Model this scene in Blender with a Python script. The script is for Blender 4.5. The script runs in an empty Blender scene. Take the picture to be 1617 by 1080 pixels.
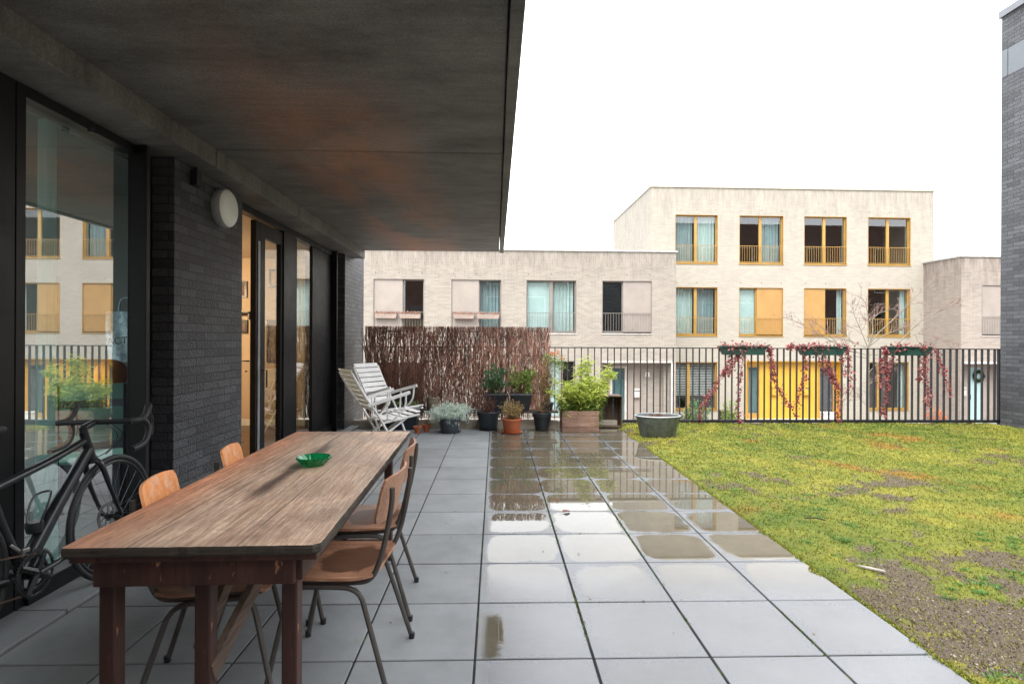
import bpy, math, random
import numpy as np
from mathutils import Vector, Matrix, noise
PI = math.pi
R = math.radians
random.seed(7)
sc = bpy.context.scene
col = sc.collection

# ---------------------------------------------------------------- camera
H = 1.341
YAW, ROLL = R(1.66), 0.0044
cam_d = bpy.data.cameras.new('camera')
cam = bpy.data.objects.new('camera', cam_d)
col.objects.link(cam)
f0 = Vector((math.sin(YAW), math.cos(YAW), 0)); r0 = Vector((math.cos(YAW), -math.sin(YAW), 0)); up = Vector((0, 0, 1))
rc = r0*math.cos(ROLL) + up*math.sin(ROLL); uc = up*math.cos(ROLL) - r0*math.sin(ROLL)
m = Matrix((rc, uc, -f0)).transposed().to_4x4(); m.translation = (0, 0, H)
cam.matrix_world = m
cam_d.sensor_width = 36; cam_d.lens = 878/1617*36
cam_d.shift_y = -3.9/1617
cam_d.clip_start = .05; cam_d.clip_end = 1500
sc.camera = cam

# ---------------------------------------------------------------- world, sun, exposure
SUN_EL, SUN_AZ = R(52), R(200)      # azimuth measured clockwise from +Y: sun high behind the camera, a little to the left
w = bpy.data.worlds.new('World'); sc.world = w; w.use_nodes = True
nt = w.node_tree; nt.nodes.clear()
out = nt.nodes.new('ShaderNodeOutputWorld'); bg = nt.nodes.new('ShaderNodeBackground')
sky = nt.nodes.new('ShaderNodeTexSky'); sky.sky_type = 'NISHITA'; sky.sun_disc = False
sky.sun_elevation = SUN_EL; sky.sun_rotation = SUN_AZ
sky.air_density = 1.2; sky.dust_density = 4
bw = nt.nodes.new('ShaderNodeRGBToBW'); mixw = nt.nodes.new('ShaderNodeMixRGB')
mixw.inputs[0].default_value = .88; mixw.inputs[2].default_value = (10.2, 10.5, 10.9, 1)
nt.links.new(sky.outputs[0], bw.inputs[0]); nt.links.new(bw.outputs[0], mixw.inputs[1])
nt.links.new(mixw.outputs[0], bg.inputs[0]); bg.inputs[1].default_value = .1
nt.links.new(bg.outputs[0], out.inputs[0])
sd = bpy.data.lights.new('sun', 'SUN'); sd.energy = .9; sd.angle = R(25); sd.color = (1, .96, .9)
sun = bpy.data.objects.new('sun', sd); col.objects.link(sun)
sdir = Vector((math.sin(SUN_AZ)*math.cos(SUN_EL), math.cos(SUN_AZ)*math.cos(SUN_EL), math.sin(SUN_EL)))
sun.rotation_euler = sdir.to_track_quat('Z', 'Y').to_euler(); sun.location = (0, -5, 20)
sc.view_settings.view_transform = 'Standard'; sc.view_settings.look = 'None'
sc.view_settings.exposure = 2.05; sc.view_settings.gamma = 1

# ---------------------------------------------------------------- mesh helpers
class MB:
    def __init__(s): s.v = []; s.f = []
    def add(s, vs, fs):
        o = len(s.v); s.v.extend([tuple(v) for v in vs]); s.f.extend([tuple(i+o for i in f) for f in fs]); return s
    def box(s, x0, x1, y0, y1, z0, z1, M=None):
        vs = [(x, y, z) for z in (z0, z1) for y in (y0, y1) for x in (x0, x1)]
        if M: vs = [M @ Vector(v) for v in vs]
        return s.add(vs, [(0, 2, 3, 1), (4, 5, 7, 6), (0, 1, 5, 4), (2, 6, 7, 3), (0, 4, 6, 2), (1, 3, 7, 5)])
    def bar(s, a, b, wd, th, side=(0, 0, 1)):
        a = Vector(a); b = Vector(b); d = (b-a); L = d.length; d.normalize()
        x = d.cross(Vector(side))
        if x.length < 1e-4: x = d.cross(Vector((1, 0, 0)))
        x.normalize(); y = x.cross(d)
        M = Matrix((x, y, d)).transposed().to_4x4(); M.translation = a
        return s.box(-wd/2, wd/2, -th/2, th/2, 0, L, M)
    def tube(s, pts, r, n=8, closed=False, cap=True):
        pts = [Vector(p) for p in pts]; N = len(pts)
        rs = r if isinstance(r, (list, tuple)) else [r]*N
        vs = []; prev = None
        for i, p in enumerate(pts):
            if closed: t = pts[(i+1) % N]-pts[i-1]
            else: t = pts[min(i+1, N-1)]-pts[max(i-1, 0)]
            t.normalize()
            if prev is None:
                a = Vector((0, 0, 1)) if abs(t.z) < .9 else Vector((1, 0, 0))
                u = t.cross(a).normalized()
            else:
                u = (prev - t*prev.dot(t)); u.normalize()
            prev = u; v = t.cross(u)
            for k in range(n):
                an = 2*PI*k/n; vs.append(p+(u*math.cos(an)+v*math.sin(an))*rs[i])
        fs = []
        for i in range(N if closed else N-1):
            j = (i+1) % N
            for k in range(n):
                k2 = (k+1) % n; fs.append((i*n+k, i*n+k2, j*n+k2, j*n+k))
        if cap and not closed: fs.append(tuple(range(n))[::-1]); fs.append(tuple((N-1)*n+k for k in range(n)))
        return s.add(vs, fs)
    def lathe(s, prof, n=32, c=(0, 0, 0), sx=1, sy=1, axis='z', wob=None, ring=False):
        vs = []
        for i, (r, z) in enumerate(prof):
            for k in range(n):
                a = 2*PI*k/n; rr = r*(wob(a, i) if wob else 1)
                p = (rr*math.cos(a)*sx, rr*math.sin(a)*sy, z)
                if axis == 'x': p = (z, rr*math.cos(a), rr*math.sin(a))
                vs.append((c[0]+p[0], c[1]+p[1], c[2]+p[2]))
        fs = []
        for i in range(len(prof)-1):
            for k in range(n):
                k2 = (k+1) % n; fs.append((i*n+k, i*n+k2, (i+1)*n+k2, (i+1)*n+k))
        if ring:
            q = (len(prof)-1)*n
            for k in range(n): fs.append((q+k, q+(k+1) % n, (k+1) % n, k))
            return s.add(vs, fs)
        if prof[0][0] > 1e-5: fs.append(tuple(range(n))[::-1])
        if prof[-1][0] > 1e-5: fs.append(tuple((len(prof)-1)*n+k for k in range(n)))
        return s.add(vs, fs)
    def prism(s, poly, a, b, axis='y'):
        n = len(poly)
        def P(p, t):
            return {'y': (p[0], t, p[1]), 'x': (t, p[0], p[1]), 'z': (p[0], p[1], t)}[axis]
        vs = [P(p, a) for p in poly]+[P(p, b) for p in poly]
        fs = [tuple(range(n)), tuple(range(n, 2*n))[::-1]]
        for i in range(n):
            j = (i+1) % n; fs.append((i, i+n, j+n, j))
        return s.add(vs, fs)
    def leaf(s, p, d, L, W, rng=random, nrm=None):
        p = Vector(p); d = Vector(d).normalized()
        nn = nrm or Vector((rng.uniform(-1, 1), rng.uniform(-1, 1), rng.uniform(-1, 1)))
        u = d.cross(nn)
        if u.length < 1e-3: u = d.cross(Vector((1, 0, .3)))
        u.normalize(); k = u.cross(d)
        return s.add([p, p+d*L*.45+u*W/2+k*W*.15, p+d*L-k*L*.12, p+d*L*.45-u*W/2+k*W*.15], [(0, 1, 2, 3)])
    def build(s, name, mat, parent=None, smooth=False, bevel=0, loc=None, seg=2, fix=True):
        me = bpy.data.meshes.new(name)
        me.from_pydata([tuple(v) for v in s.v], [], s.f)
        if fix and len(s.f) < 60000:
            import bmesh
            bm = bmesh.new(); bm.from_mesh(me); bmesh.ops.recalc_face_normals(bm, faces=bm.faces); bm.to_mesh(me); bm.free()
        if mat: me.materials.append(mat)
        if smooth:
            me.polygons.foreach_set('use_smooth', [True]*len(me.polygons))
            me.set_sharp_from_angle(angle=R(40))
        o = bpy.data.objects.new(name, me); col.objects.link(o)
        if parent: o.parent = parent
        if loc: o.location = loc
        if bevel:
            b = o.modifiers.new('bevel', 'BEVEL'); b.width = bevel; b.segments = seg; b.limit_method = 'ANGLE'; b.angle_limit = R(50)
        return o

def tag(o, label=None, cat=None, group=None, kind=None):
    if label: o['label'] = label
    if cat: o['category'] = cat
    if group: o['group'] = group
    if kind: o['kind'] = kind
    return o
def thing(name, label, cat, loc=(0, 0, 0), rz=0, group=None):
    o = bpy.data.objects.new(name, None); col.objects.link(o)
    o.location = loc; o.rotation_euler = (0, 0, rz); o.empty_display_size = .1
    return tag(o, label, cat, group)
def kids(o): return [c for c in bpy.data.objects if c.parent == o]
def copy_tree(o, parent=None):
    c = o.copy(); col.objects.link(c)
    if parent: c.parent = parent
    for k in kids(o): copy_tree(k, c)
    return c
def arc(c, r, a0, a1, n, plane='xz'):
    o = []
    for i in range(n+1):
        a = R(a0+(a1-a0)*i/n); p = (r*math.cos(a), r*math.sin(a))
        o.append((c[0]+p[0], c[1], c[2]+p[1]) if plane == 'xz' else (c[0], c[1]+p[0], c[2]+p[1]))
    return o
def smoothpath(pts, n=6):
    pts = [Vector(p) for p in pts]; o = []
    P = [pts[0]]+pts+[pts[-1]]
    for i in range(1, len(P)-2):
        for k in range(n):
            t = k/n; a, b, c, d = P[i-1], P[i], P[i+1], P[i+2]
            o.append(.5*((2*b)+(c-a)*t+(2*a-5*b+4*c-d)*t*t+(3*b-3*c+d-a)*t**3))
    o.append(pts[-1]); return o

# ---------------------------------------------------------------- materials
def newmat(name):
    m = bpy.data.materials.new(name); m.use_nodes = True
    nt = m.node_tree; b = nt.nodes['Principled BSDF']; return m, nt, b
def N(nt, t, **k):
    n = nt.nodes.new(t)
    for a, v in k.items(): setattr(n, a, v)
    return n
def L(nt, a, b): nt.links.new(a, b)
def math_(nt, op, a, b=None, c=None, clamp=False):
    n = N(nt, 'ShaderNodeMath', operation=op); n.use_clamp = clamp
    for i, x in enumerate((a, b, c)):
        if x is None: continue
        if isinstance(x, (int, float)): n.inputs[i].default_value = x
        else: L(nt, x, n.inputs[i])
    return n.outputs[0]
def mixc(nt, f, a, b, mode='MIX'):
    n = N(nt, 'ShaderNodeMixRGB', blend_type=mode)
    for i, x in enumerate((f, a, b)):
        if isinstance(x, (int, float)): n.inputs[i].default_value = x
        elif isinstance(x, (tuple, list)): n.inputs[i].default_value = (*x[:3], 1)
        else: L(nt, x, n.inputs[i])
    return n.outputs[0]
def maprange(nt, v, a, b, c=0, d=1, smooth=False):
    n = N(nt, 'ShaderNodeMapRange'); n.clamp = True
    if smooth: n.interpolation_type = 'SMOOTHSTEP'
    L(nt, v, n.inputs[0]); 
    for i, x in enumerate((a, b, c, d)): n.inputs[i+1].default_value = x
    return n.outputs[0]
def objco(nt, scale=(1, 1, 1)):
    t = N(nt, 'ShaderNodeTexCoord'); mp = N(nt, 'ShaderNodeMapping'); mp.inputs['Scale'].default_value = scale
    L(nt, t.outputs['Object'], mp.inputs[0]); return mp.outputs[0]
def noi(nt, vec, scale, detail=4, rough=.55, out=0):
    n = N(nt, 'ShaderNodeTexNoise'); n.inputs['Scale'].default_value = scale; n.inputs['Detail'].default_value = detail
    n.inputs['Roughness'].default_value = rough; L(nt, vec, n.inputs['Vector']); return n.outputs[out]
def bump(nt, b, h, strength=.3, dist=.01):
    n = N(nt, 'ShaderNodeBump'); n.inputs['Strength'].default_value = strength; n.inputs['Distance'].default_value = dist
    L(nt, h, n.inputs['Height']); L(nt, n.outputs[0], b.inputs['Normal']); return n
def M(name, c, rough=.6, metal=0, var=.25, vs=6, bs=80, bst=.15, bd=.004, sp=.5, island=0, stretch=(1, 1, 1), c2=None, rvar=.1):
    m, nt, b = newmat(name); co = objco(nt, stretch)
    n1 = noi(nt, co, vs, 5, .65)
    lo = c2 or tuple(x*(1-var) for x in c); hi = c if c2 else tuple(min(1, x*(1+var)) for x in c)
    cc = mixc(nt, maprange(nt, n1, .3, .7), lo, hi)
    if island:
        g = N(nt, 'ShaderNodeNewGeometry'); v = maprange(nt, g.outputs['Random Per Island'], 0, 1, 1-island, 1+island)
        cc = mixc(nt, 1, cc, v, 'MULTIPLY')
    L(nt, cc, b.inputs['Base Color']); b.inputs['Metallic'].default_value = metal
    L(nt, maprange(nt, n1, .3, .7, max(.02, rough-rvar), min(1, rough+rvar)), b.inputs['Roughness'])
    b.inputs['Specular IOR Level'].default_value = sp
    if bst: bump(nt, b, noi(nt, co, bs, 3), bst, bd)
    return m
def leafmat(name, c, c2, isl=.35, trans=.25, rough=.5):
    m, nt, b = newmat(name); g = N(nt, 'ShaderNodeNewGeometry')
    cc = mixc(nt, maprange(nt, g.outputs['Random Per Island'], 0, 1), c, c2)
    L(nt, cc, b.inputs['Base Color']); b.inputs['Roughness'].default_value = rough; b.inputs['Specular IOR Level'].default_value = .3
    t = N(nt, 'ShaderNodeBsdfTranslucent'); L(nt, cc, t.inputs[0]); mx = N(nt, 'ShaderNodeMixShader'); mx.inputs[0].default_value = trans
    o = nt.nodes['Material Output']; L(nt, b.outputs[0], mx.inputs[1]); L(nt, t.outputs[0], mx.inputs[2]); L(nt, mx.outputs[0], o.inputs[0])
    return m
def brick(name, c1, c2, mortar, bw=.21, rh=.06, ms=.012, band=None, bst=.5, rough=.8, stain=0, stainz=(3, 5), bandc=None, dist=.006, sp=.3, mort=.15):
    """brick wall; band = height above which the bricks stand upright"""
    m, nt, b = newmat(name)
    t = N(nt, 'ShaderNodeTexCoord'); sn = N(nt, 'ShaderNodeSeparateXYZ'); L(nt, t.outputs['Normal'], sn.inputs[0])
    so = N(nt, 'ShaderNodeSeparateXYZ'); L(nt, t.outputs['Object'], so.inputs[0])
    ax = math_(nt, 'GREATER_THAN', math_(nt, 'ABSOLUTE', sn.outputs[0]), .5)
    az = math_(nt, 'GREATER_THAN', math_(nt, 'ABSOLUTE', sn.outputs[2]), .5)
    u = math_(nt, 'ADD', math_(nt, 'MULTIPLY', ax, so.outputs[1]), math_(nt, 'MULTIPLY', math_(nt, 'SUBTRACT', 1, ax), so.outputs[0]))
    v = math_(nt, 'ADD', math_(nt, 'MULTIPLY', az, so.outputs[1]), math_(nt, 'MULTIPLY', math_(nt, 'SUBTRACT', 1, az), so.outputs[2]))
    if band is not None:
        k = math_(nt, 'GREATER_THAN', so.outputs[2], band); k1 = math_(nt, 'SUBTRACT', 1, k)
        u2 = math_(nt, 'ADD', math_(nt, 'MULTIPLY', k1, u), math_(nt, 'MULTIPLY', k, v))
        v2 = math_(nt, 'ADD', math_(nt, 'MULTIPLY', k1, v), math_(nt, 'MULTIPLY', k, u)); u, v = u2, v2
    cb = N(nt, 'ShaderNodeCombineXYZ'); L(nt, u, cb.inputs[0]); L(nt, v, cb.inputs[1])
    # slightly wobbly courses
    wn = noi(nt, t.outputs['Object'], 9, 2, .5, 1); off = N(nt, 'ShaderNodeVectorMath', operation='SCALE'); off.inputs[3].default_value = .006; L(nt, wn, off.inputs[0])
    ad = N(nt, 'ShaderNodeVectorMath', operation='ADD'); L(nt, cb.outputs[0], ad.inputs[0]); L(nt, off.outputs[0], ad.inputs[1])
    br = N(nt, 'ShaderNodeTexBrick'); L(nt, ad.outputs[0], br.inputs['Vector'])
    br.inputs['Scale'].default_value = 1; br.inputs['Brick Width'].default_value = bw; br.inputs['Row Height'].default_value = rh
    br.inputs['Mortar Size'].default_value = ms/2; br.inputs['Mortar Smooth'].default_value = mort; br.inputs['Bias'].default_value = 0
    br.inputs['Color1'].default_value = (*c1, 1); br.inputs['Color2'].default_value = (*c2, 1); br.inputs['Mortar'].default_value = (*mortar, 1)
    n1 = noi(nt, t.outputs['Object'], 1.1, 6, .7); n2 = noi(nt, t.outputs['Object'], 45, 4, .7)
    c = mixc(nt, 1, br.outputs[0], maprange(nt, n1, .3, .7, .93, 1.05), 'MULTIPLY')
    c = mixc(nt, 1, c, maprange(nt, n2, .25, .75, .8, 1.15), 'MULTIPLY')
    if stain:
        z = maprange(nt, so.outputs[2], *stainz); mp = N(nt, 'ShaderNodeMapping'); mp.inputs['Scale'].default_value = (3, 3, .5); L(nt, t.outputs['Object'], mp.inputs[0])
        st = noi(nt, mp.outputs[0], 1.6, 6, .7)
        k = math_(nt, 'MULTIPLY', math_(nt, 'MULTIPLY', z, maprange(nt, st, .4, .65)), stain)
        c = mixc(nt, k, c, mixc(nt, 1, c, (.55, .52, .5), 'MULTIPLY'))
    L(nt, c, b.inputs['Base Color']); b.inputs['Roughness'].default_value = rough; b.inputs['Specular IOR Level'].default_value = sp
    h = math_(nt, 'ADD', math_(nt, 'MULTIPLY', math_(nt, 'SUBTRACT', 1, br.outputs['Fac']), 1), math_(nt, 'MULTIPLY', n2, .6))
    bump(nt, b, h, bst, dist)
    return m
def glassmat(name, tint=(.8, .9, .88), base=.12, ior=1.5, rough=0):
    m = bpy.data.materials.new(name); m.use_nodes = True; nt = m.node_tree; nt.nodes.clear()
    o = N(nt, 'ShaderNodeOutputMaterial'); tr = N(nt, 'ShaderNodeBsdfTransparent'); tr.inputs[0].default_value = (*tint, 1)
    gl = N(nt, 'ShaderNodeBsdfGlossy'); gl.inputs['Roughness'].default_value = rough; gl.inputs[0].default_value = (1, 1, 1, 1)
    fr = N(nt, 'ShaderNodeFresnel'); fr.inputs[0].default_value = ior
    mx = N(nt, 'ShaderNodeMixShader'); ge = N(nt, 'ShaderNodeNewGeometry'); L(nt, math_(nt, 'MULTIPLY', math_(nt, 'ADD', fr.outputs[0], base, clamp=True), math_(nt, 'SUBTRACT', 1, ge.outputs['Backfacing'])), mx.inputs[0])
    L(nt, tr.outputs[0], mx.inputs[1]); L(nt, gl.outputs[0], mx.inputs[2]); L(nt, mx.outputs[0], o.inputs[0]); return m

def woodmat(name, c1, c2, dark, axis='y', rough=.55, sc_=1, stainmask=None, boards=0, bst=.35, sp=.4):
    m, nt, b = newmat(name)
    s = {'x': (.7, 9, 9), 'y': (9, .7, 9), 'z': (9, 9, .7)}[axis]
    co = objco(nt, tuple(q*sc_ for q in s)); co1 = objco(nt)
    n = noi(nt, co, 2.2, 8, .72); n2 = noi(nt, co, 9, 6, .8); n3 = noi(nt, co1, 2.4, 5, .65)
    c = mixc(nt, maprange(nt, n, .35, .65), c1, c2)
    c = mixc(nt, maprange(nt, n2, .50, .68, 0, .85), c, dark)
    c = mixc(nt, 1, c, maprange(nt, n3, .3, .7, .7, 1.25), 'MULTIPLY')
    if boards: gi = N(nt, 'ShaderNodeNewGeometry'); c = mixc(nt, 1, c, maprange(nt, gi.outputs['Random Per Island'], 0, 1, 1-boards, 1+boards), 'MULTIPLY')
    if stainmask: c = stainmask(nt, c)
    L(nt, c, b.inputs['Base Color']); L(nt, maprange(nt, n3, .3, .7, rough-.12, rough+.15), b.inputs['Roughness']); b.inputs['Specular IOR Level'].default_value = sp
    bump(nt, b, n2, bst, .003); return m

MT = {}
MT['black'] = M('black_coated_metal', (.012, .013, .016), .38, 0, .2, 3, 150, .05, rvar=.08)
MT['rail'] = M('railing_metal', (.013, .013, .016), .45, 0, .2, 3, 120, .08)
MT['frame'] = M('window_frame_black', (.005, .0055, .007), .45, 0, .25, 4, 140, .06, rvar=.08, sp=.3)
MT['seal'] = M('grey_seal', (.32, .32, .32), .4, .3)
MT['brick_dark'] = brick('dark_painted_brick', (.088, .092, .104), (.034, .036, .043), (.02, .021, .025), .215, .063, .010, bst=1, rough=.4, dist=.04, sp=.5, mort=.25)
MT['brick_beige'] = brick('beige_brick', (.375, .342, .287), (.33, .30, .25), (.39, .36, .31), .24, .066, .013, band=7.22, bst=.25, stain=.55, stainz=(4.8, 7.6))
MT['brick_grey'] = brick('greige_brick', (.315, .28, .237), (.245, .218, .187), (.34, .31, .27), .24, .066, .014, band=4.06, bst=.35, stain=.55, stainz=(2.9, 4.5))
MT['brick_taupe'] = brick('taupe_brick', (.33, .285, .245), (.26, .22, .19), (.35, .315, .28), .24, .052, .013, band=4.2, bst=.35, stain=1.0, stainz=(2.5, 4.6))
MT['coping'] = M('coping_metal', (.5, .47, .36), .5, .2)
MT['coping_g'] = M('coping_grey', (.42, .42, .40), .5, .2)
MT['gold'] = M('ochre_frame', (.36, .21, .05), .42, 0, .15, 3, 100, .05)
MT['ochre'] = M('ochre_panel', (.36, .205, .065), .45, 0, .1, 2, 60, .04)
MT['taupe'] = M('taupe_panel', (.28, .24, .21), .5, 0, .1, 2, 60, .04)
MT['taupef'] = M('taupe_frame', (.20, .175, .155), .45, 0, .12, 2, 60, .04)
MT['taupelight'] = M('pale_sill', (.5, .46, .42), .5)
MT['yellow'] = M('yellow_cladding', (.55, .31, .03), .45, 0, .08, 2, 60, .05)
MT['curtain'] = M('teal_white_curtain', (.44, .50, .48), .85, 0, .1, 3, 60, .1)
MT['curtain2'] = M('grey_curtain', (.24, .29, .30), .85, 0, .15, 3, 60, .1)
MT['white'] = M('matt_white', (.7, .69, .66), .55)
MT['dark'] = M('dark_interior', (.03, .034, .045), .8, 0, .6, .8)
MT['glass'] = glassmat('window_glass', (.90, .95, .95), .06, 1.5)
MT['glassb'] = glassmat('coated_glass', (.90, .96, .94), .40, 1.5)
MT['teald'] = M('teal_door', (.05, .12, .13), .25, 0, .3, 1.2)
MT['concrete'] = M('concrete_kerb', (.22, .20, .17), .75, 0, .3, 3, 60, .3)
MT['plaster'] = M('warm_plaster', (.5, .39, .27), .85, 0, .06, 2, 60, .05)
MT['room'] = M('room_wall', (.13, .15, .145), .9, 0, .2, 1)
MT['oak'] = M('interior_floor', (.10, .06, .035), .35, 0, .3, 3)
MT['soil'] = M('potting_soil', (.05, .035, .025), .95, 0, .5, 30, 90, 1, .02)

# ---------------------------------------------------------------- SETTING
# soffit / storey above the terrace
def soffitmat():
    m, nt, b = newmat('dark_soffit_render'); co = objco(nt, (1, 2.2, 1)); co0 = objco(nt)
    n1 = noi(nt, co, 1.1, 7, .75); n2 = noi(nt, co0, 110, 5, .75); n4 = noi(nt, objco(nt, (.7, 11, 1)), 2.2, 6, .75); st = noi(nt, objco(nt, (1.3, .5, 1)), 1.0, 4, .6)
    c = mixc(nt, maprange(nt, n1, .32, .7), (.06, .059, .059), (.20, .195, .19))
    t = N(nt, 'ShaderNodeSeparateXYZ'); L(nt, co0, t.inputs[0])
    # warm glow on the soffit, painted into its colour as a rust-brown band
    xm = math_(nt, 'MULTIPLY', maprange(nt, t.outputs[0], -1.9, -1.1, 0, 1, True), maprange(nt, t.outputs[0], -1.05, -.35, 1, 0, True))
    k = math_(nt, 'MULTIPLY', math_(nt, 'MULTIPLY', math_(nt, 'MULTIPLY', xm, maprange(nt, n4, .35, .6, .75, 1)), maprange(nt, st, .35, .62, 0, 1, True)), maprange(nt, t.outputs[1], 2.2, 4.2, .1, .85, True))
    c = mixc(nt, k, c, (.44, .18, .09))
    c = mixc(nt, 1, c, maprange(nt, n2, .3, .7, .5, 1.45), 'MULTIPLY'); c = mixc(nt, 1, c, maprange(nt, n4, .3, .7, .88, 1.1), 'MULTIPLY')
    L(nt, c, b.inputs['Base Color']); b.inputs['Roughness'].default_value = .62; bump(nt, b, n2, .5, .004); return m
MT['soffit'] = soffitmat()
bl = MB()
bl.box(-2.05, .045, -4, 4.127, 2.72, 2.98); bl.box(-2.05, .045, 4.139, 8.75, 2.72, 2.98)
bl.box(-4.6, -2.05, -4, 4.127, 2.59, 2.98); bl.box(-4.6, -2.05, 4.139, 8.75, 2.59, 2.98)
bl.box(.053, .115, -4, 8.77, 2.70, 2.98)
bl.box(-4.6, .05, -3.9, 8.7, 2.98, 3.3)
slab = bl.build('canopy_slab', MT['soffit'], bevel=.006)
slab['kind'] = 'structure'

house = thing('apartment_house', 'dark brick ground floor of the near house with black framed windows under the canopy', 'house', (-2.3, 4, 0))
house.location = (0, 0, 0)
for q in ((-2.41, -2.22, 3.9, 4.93, 0, 2.589), (-2.8, -2.22, 8.24, 9.4, 0, 3.6), (-2.8, -2.3, -4, 1.2, 0, 2.589)): MB().box(*q).build('pier', MT['brick_dark'], house, bevel=.004)
b = MB()  # room shell: floor, back wall, ceiling, partition
b.box(-6.5, -2.42, 4.88, 8.6, .0, .03); b.build('room_floor', MT['oak'], house)
b = MB(); b.box(-6.5, -2.4, 8.5, 8.6, .03, 2.55); b.box(-6.5, -6.4, 4.95, 8.5, .03, 2.55); b.box(-6.4, -2.41, 4.90, 4.93, .03, 2.55); b.box(-6.4, -2.4, 4.95, 8.5, 2.55, 2.585)
rw = b.build('room_wall', MT['plaster'], house)
b = MB(); b.box(-6.4, -2.42, 8.475, 8.5, .03, .12); b.build('skirting_board', MT['white'], house)
b = MB(); b.box(-4.6, -2.4, 1.1, 1.2, 0, 2.58); b.box(-6.4, -2.41, 4.84, 4.898, 0, 2.58); b.box(-4.6, -2.4, 1.2, 4.84, 2.55, 2.585); b.box(-4.6, -2.4, 1.2, 4.84, 0, .03); b.box(-4.6, -4.5, 1.2, 4.84, 0.03, .1)  # left room; unseen back wall left out so daylight brightens the inside
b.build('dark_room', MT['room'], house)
# left window: black frame
b = MB()
b.box(-2.42, -2.33, 2.60, 2.762, .0, 2.585); b.box(-2.42, -2.33, 2.768, 2.824, 0, 2.585); b.box(-2.42, -2.33, 1.2, 2.60, 0, .1); b.box(-2.42, -2.33, 1.2, 2.60, 2.53, 2.585)
b.box(-2.41, -2.31, 2.824, 3.66, .0, .10); b.box(-2.42, -2.33, 2.824, 3.66, 2.53, 2.585)
b.box(-2.38, -2.26, 3.66, 3.70, 0, 2.585); b.box(-2.40, -2.37, 3.70, 3.90, 0, 2.585)
wf = b.build('window', MT['frame'], house, bevel=.003)
MB().box(-2.374, -2.366, 2.824, 3.66, .10, 2.53).build('pane', MT['glassb'], wf); MB().box(-2.374, -2.366, 1.2, 2.60, .10, 2.53).build('pane', MT['glassb'], wf)
MB().box(-2.305, -2.285, 3.2, 3.23, 2.50, 2.53).build('catch', MT['black'], wf)
# door set
b = MB()
b.box(-2.42, -2.33, 4.93, 8.0, 2.52, 2.585); b.box(-2.42, -2.33, 4.93, 8.0, 0, .03)
b.box(-2.42, -2.33, 6.18, 6.58, .03, 2.52); b.box(-2.40, -2.352, 7.20, 8.0, .12, 2.52); b.box(-2.43, -2.27, 8.0, 8.04, 0, 2.585); b.box(-2.47, -2.43, 8.04, 8.24, 0, 2.585)
b.box(-2.42, -2.33, 6.58, 7.20, .03, .12); b.box(-2.42, -2.33, 7.30, 8.0, .03, .12)
df = b.build('door_frame', MT['frame'], house, bevel=.003)
MB().box(-2.378, -2.372, 6.58, 7.20, .12, 2.52).build('pane', MT['glassb'], df)
b = MB()
b.box(-2.40, -2.345, 5.50, 5.72, .04, 2.50); b.box(-2.40, -2.345, 6.13, 6.18, .04, 2.50); b.box(-2.40, -2.345, 5.72, 6.13, .04, .2); b.box(-2.40, -2.345, 5.72, 6.13, 2.36, 2.50)
dl = b.build('sliding_door', MT['frame'], house, bevel=.004)
MB().box(-2.375, -2.369, 5.72, 6.13, .2, 2.36).build('pane', glassmat('clear_glass', (.92, .95, .92), .22), dl)
b = MB().box(-2.344, -2.338, 5.54, 5.585, .1, 2.3); b.build('seal_strip', MT['seal'], dl)
b = MB().tube([(-2.343, 5.655, 1.02), (-2.30, 5.655, 1.02), (-2.30, 5.655, .85)], .008); b.build('handle', MT['black'], dl, True)

# lever handle of the inner leaf, seen in the open gap
b = MB().tube([(-2.40, 5.49, 1.12), (-2.475, 5.47, 1.12), (-2.475, 5.47, .90)], .009); b.lathe([(0, -.006), (.012, -.006), (.012, .006), (0, .006)], 12, (-2.43, 5.485, 1.02)); b.build('inner_handle', MT['black'], dl, True)

# wall pictures inside the warm room
def picture(x0, x1, z0, z1, label, mt, cat='picture'):
    t = thing('picture_frame', label, cat, ((x0+x1)/2, 8.49, z0))
    wdt = (x1-x0)/2; hh = z1-z0
    b = MB(); e = .03
    b.box(-wdt, wdt, -.02, .0, 0, e); b.box(-wdt, wdt, -.02, .0, hh-e, hh); b.box(-wdt, -wdt+e, -.02, 0, e, hh-e); b.box(wdt-e, wdt, -.02, 0, e, hh-e)
    b.build('frame', MT['black'], t); MB().box(-wdt+e, wdt-e, -.012, -.004, e, hh-e).build('print', mt, t)
pm = M('print_ink', (.25, .17, .11), .7, 0, .9, 9, 40, 0, c2=(.03, .02, .02))
pm2 = M('print_gold', (.55, .4, .2), .7, 0, .5, 12, 40, 0, c2=(.2, .12, .05))
picture(-3.45, -3.15, .98, 1.62, 'tall dark framed print on the warm inner wall behind the sliding door', pm)
picture(-3.42, -3.02, 2.10, 2.38, 'wide gold framed print high on the warm inner wall behind the glass', pm2)
picture(-4.05, -3.75, 1.95, 2.2, 'small dark print seen high in the open door gap', pm)
picture(-3.98, -3.74, 1.42, 1.62, 'lower small print seen in the open door gap', pm)
t = thing('wall_shelf', 'narrow black shelf on the warm inner wall seen in the door gap', 'shelf', (-3.85, 8.4, 1.72)); MB().box(-.2, .2, -.08, .08, 0, .02).build('board', MT['black'], t); [MB().box(x_-.01, x_+.01, -.02, .08, -.1, 0).build('bracket', MT['black'], t) for x_ in (-.17, .17)]
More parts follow.
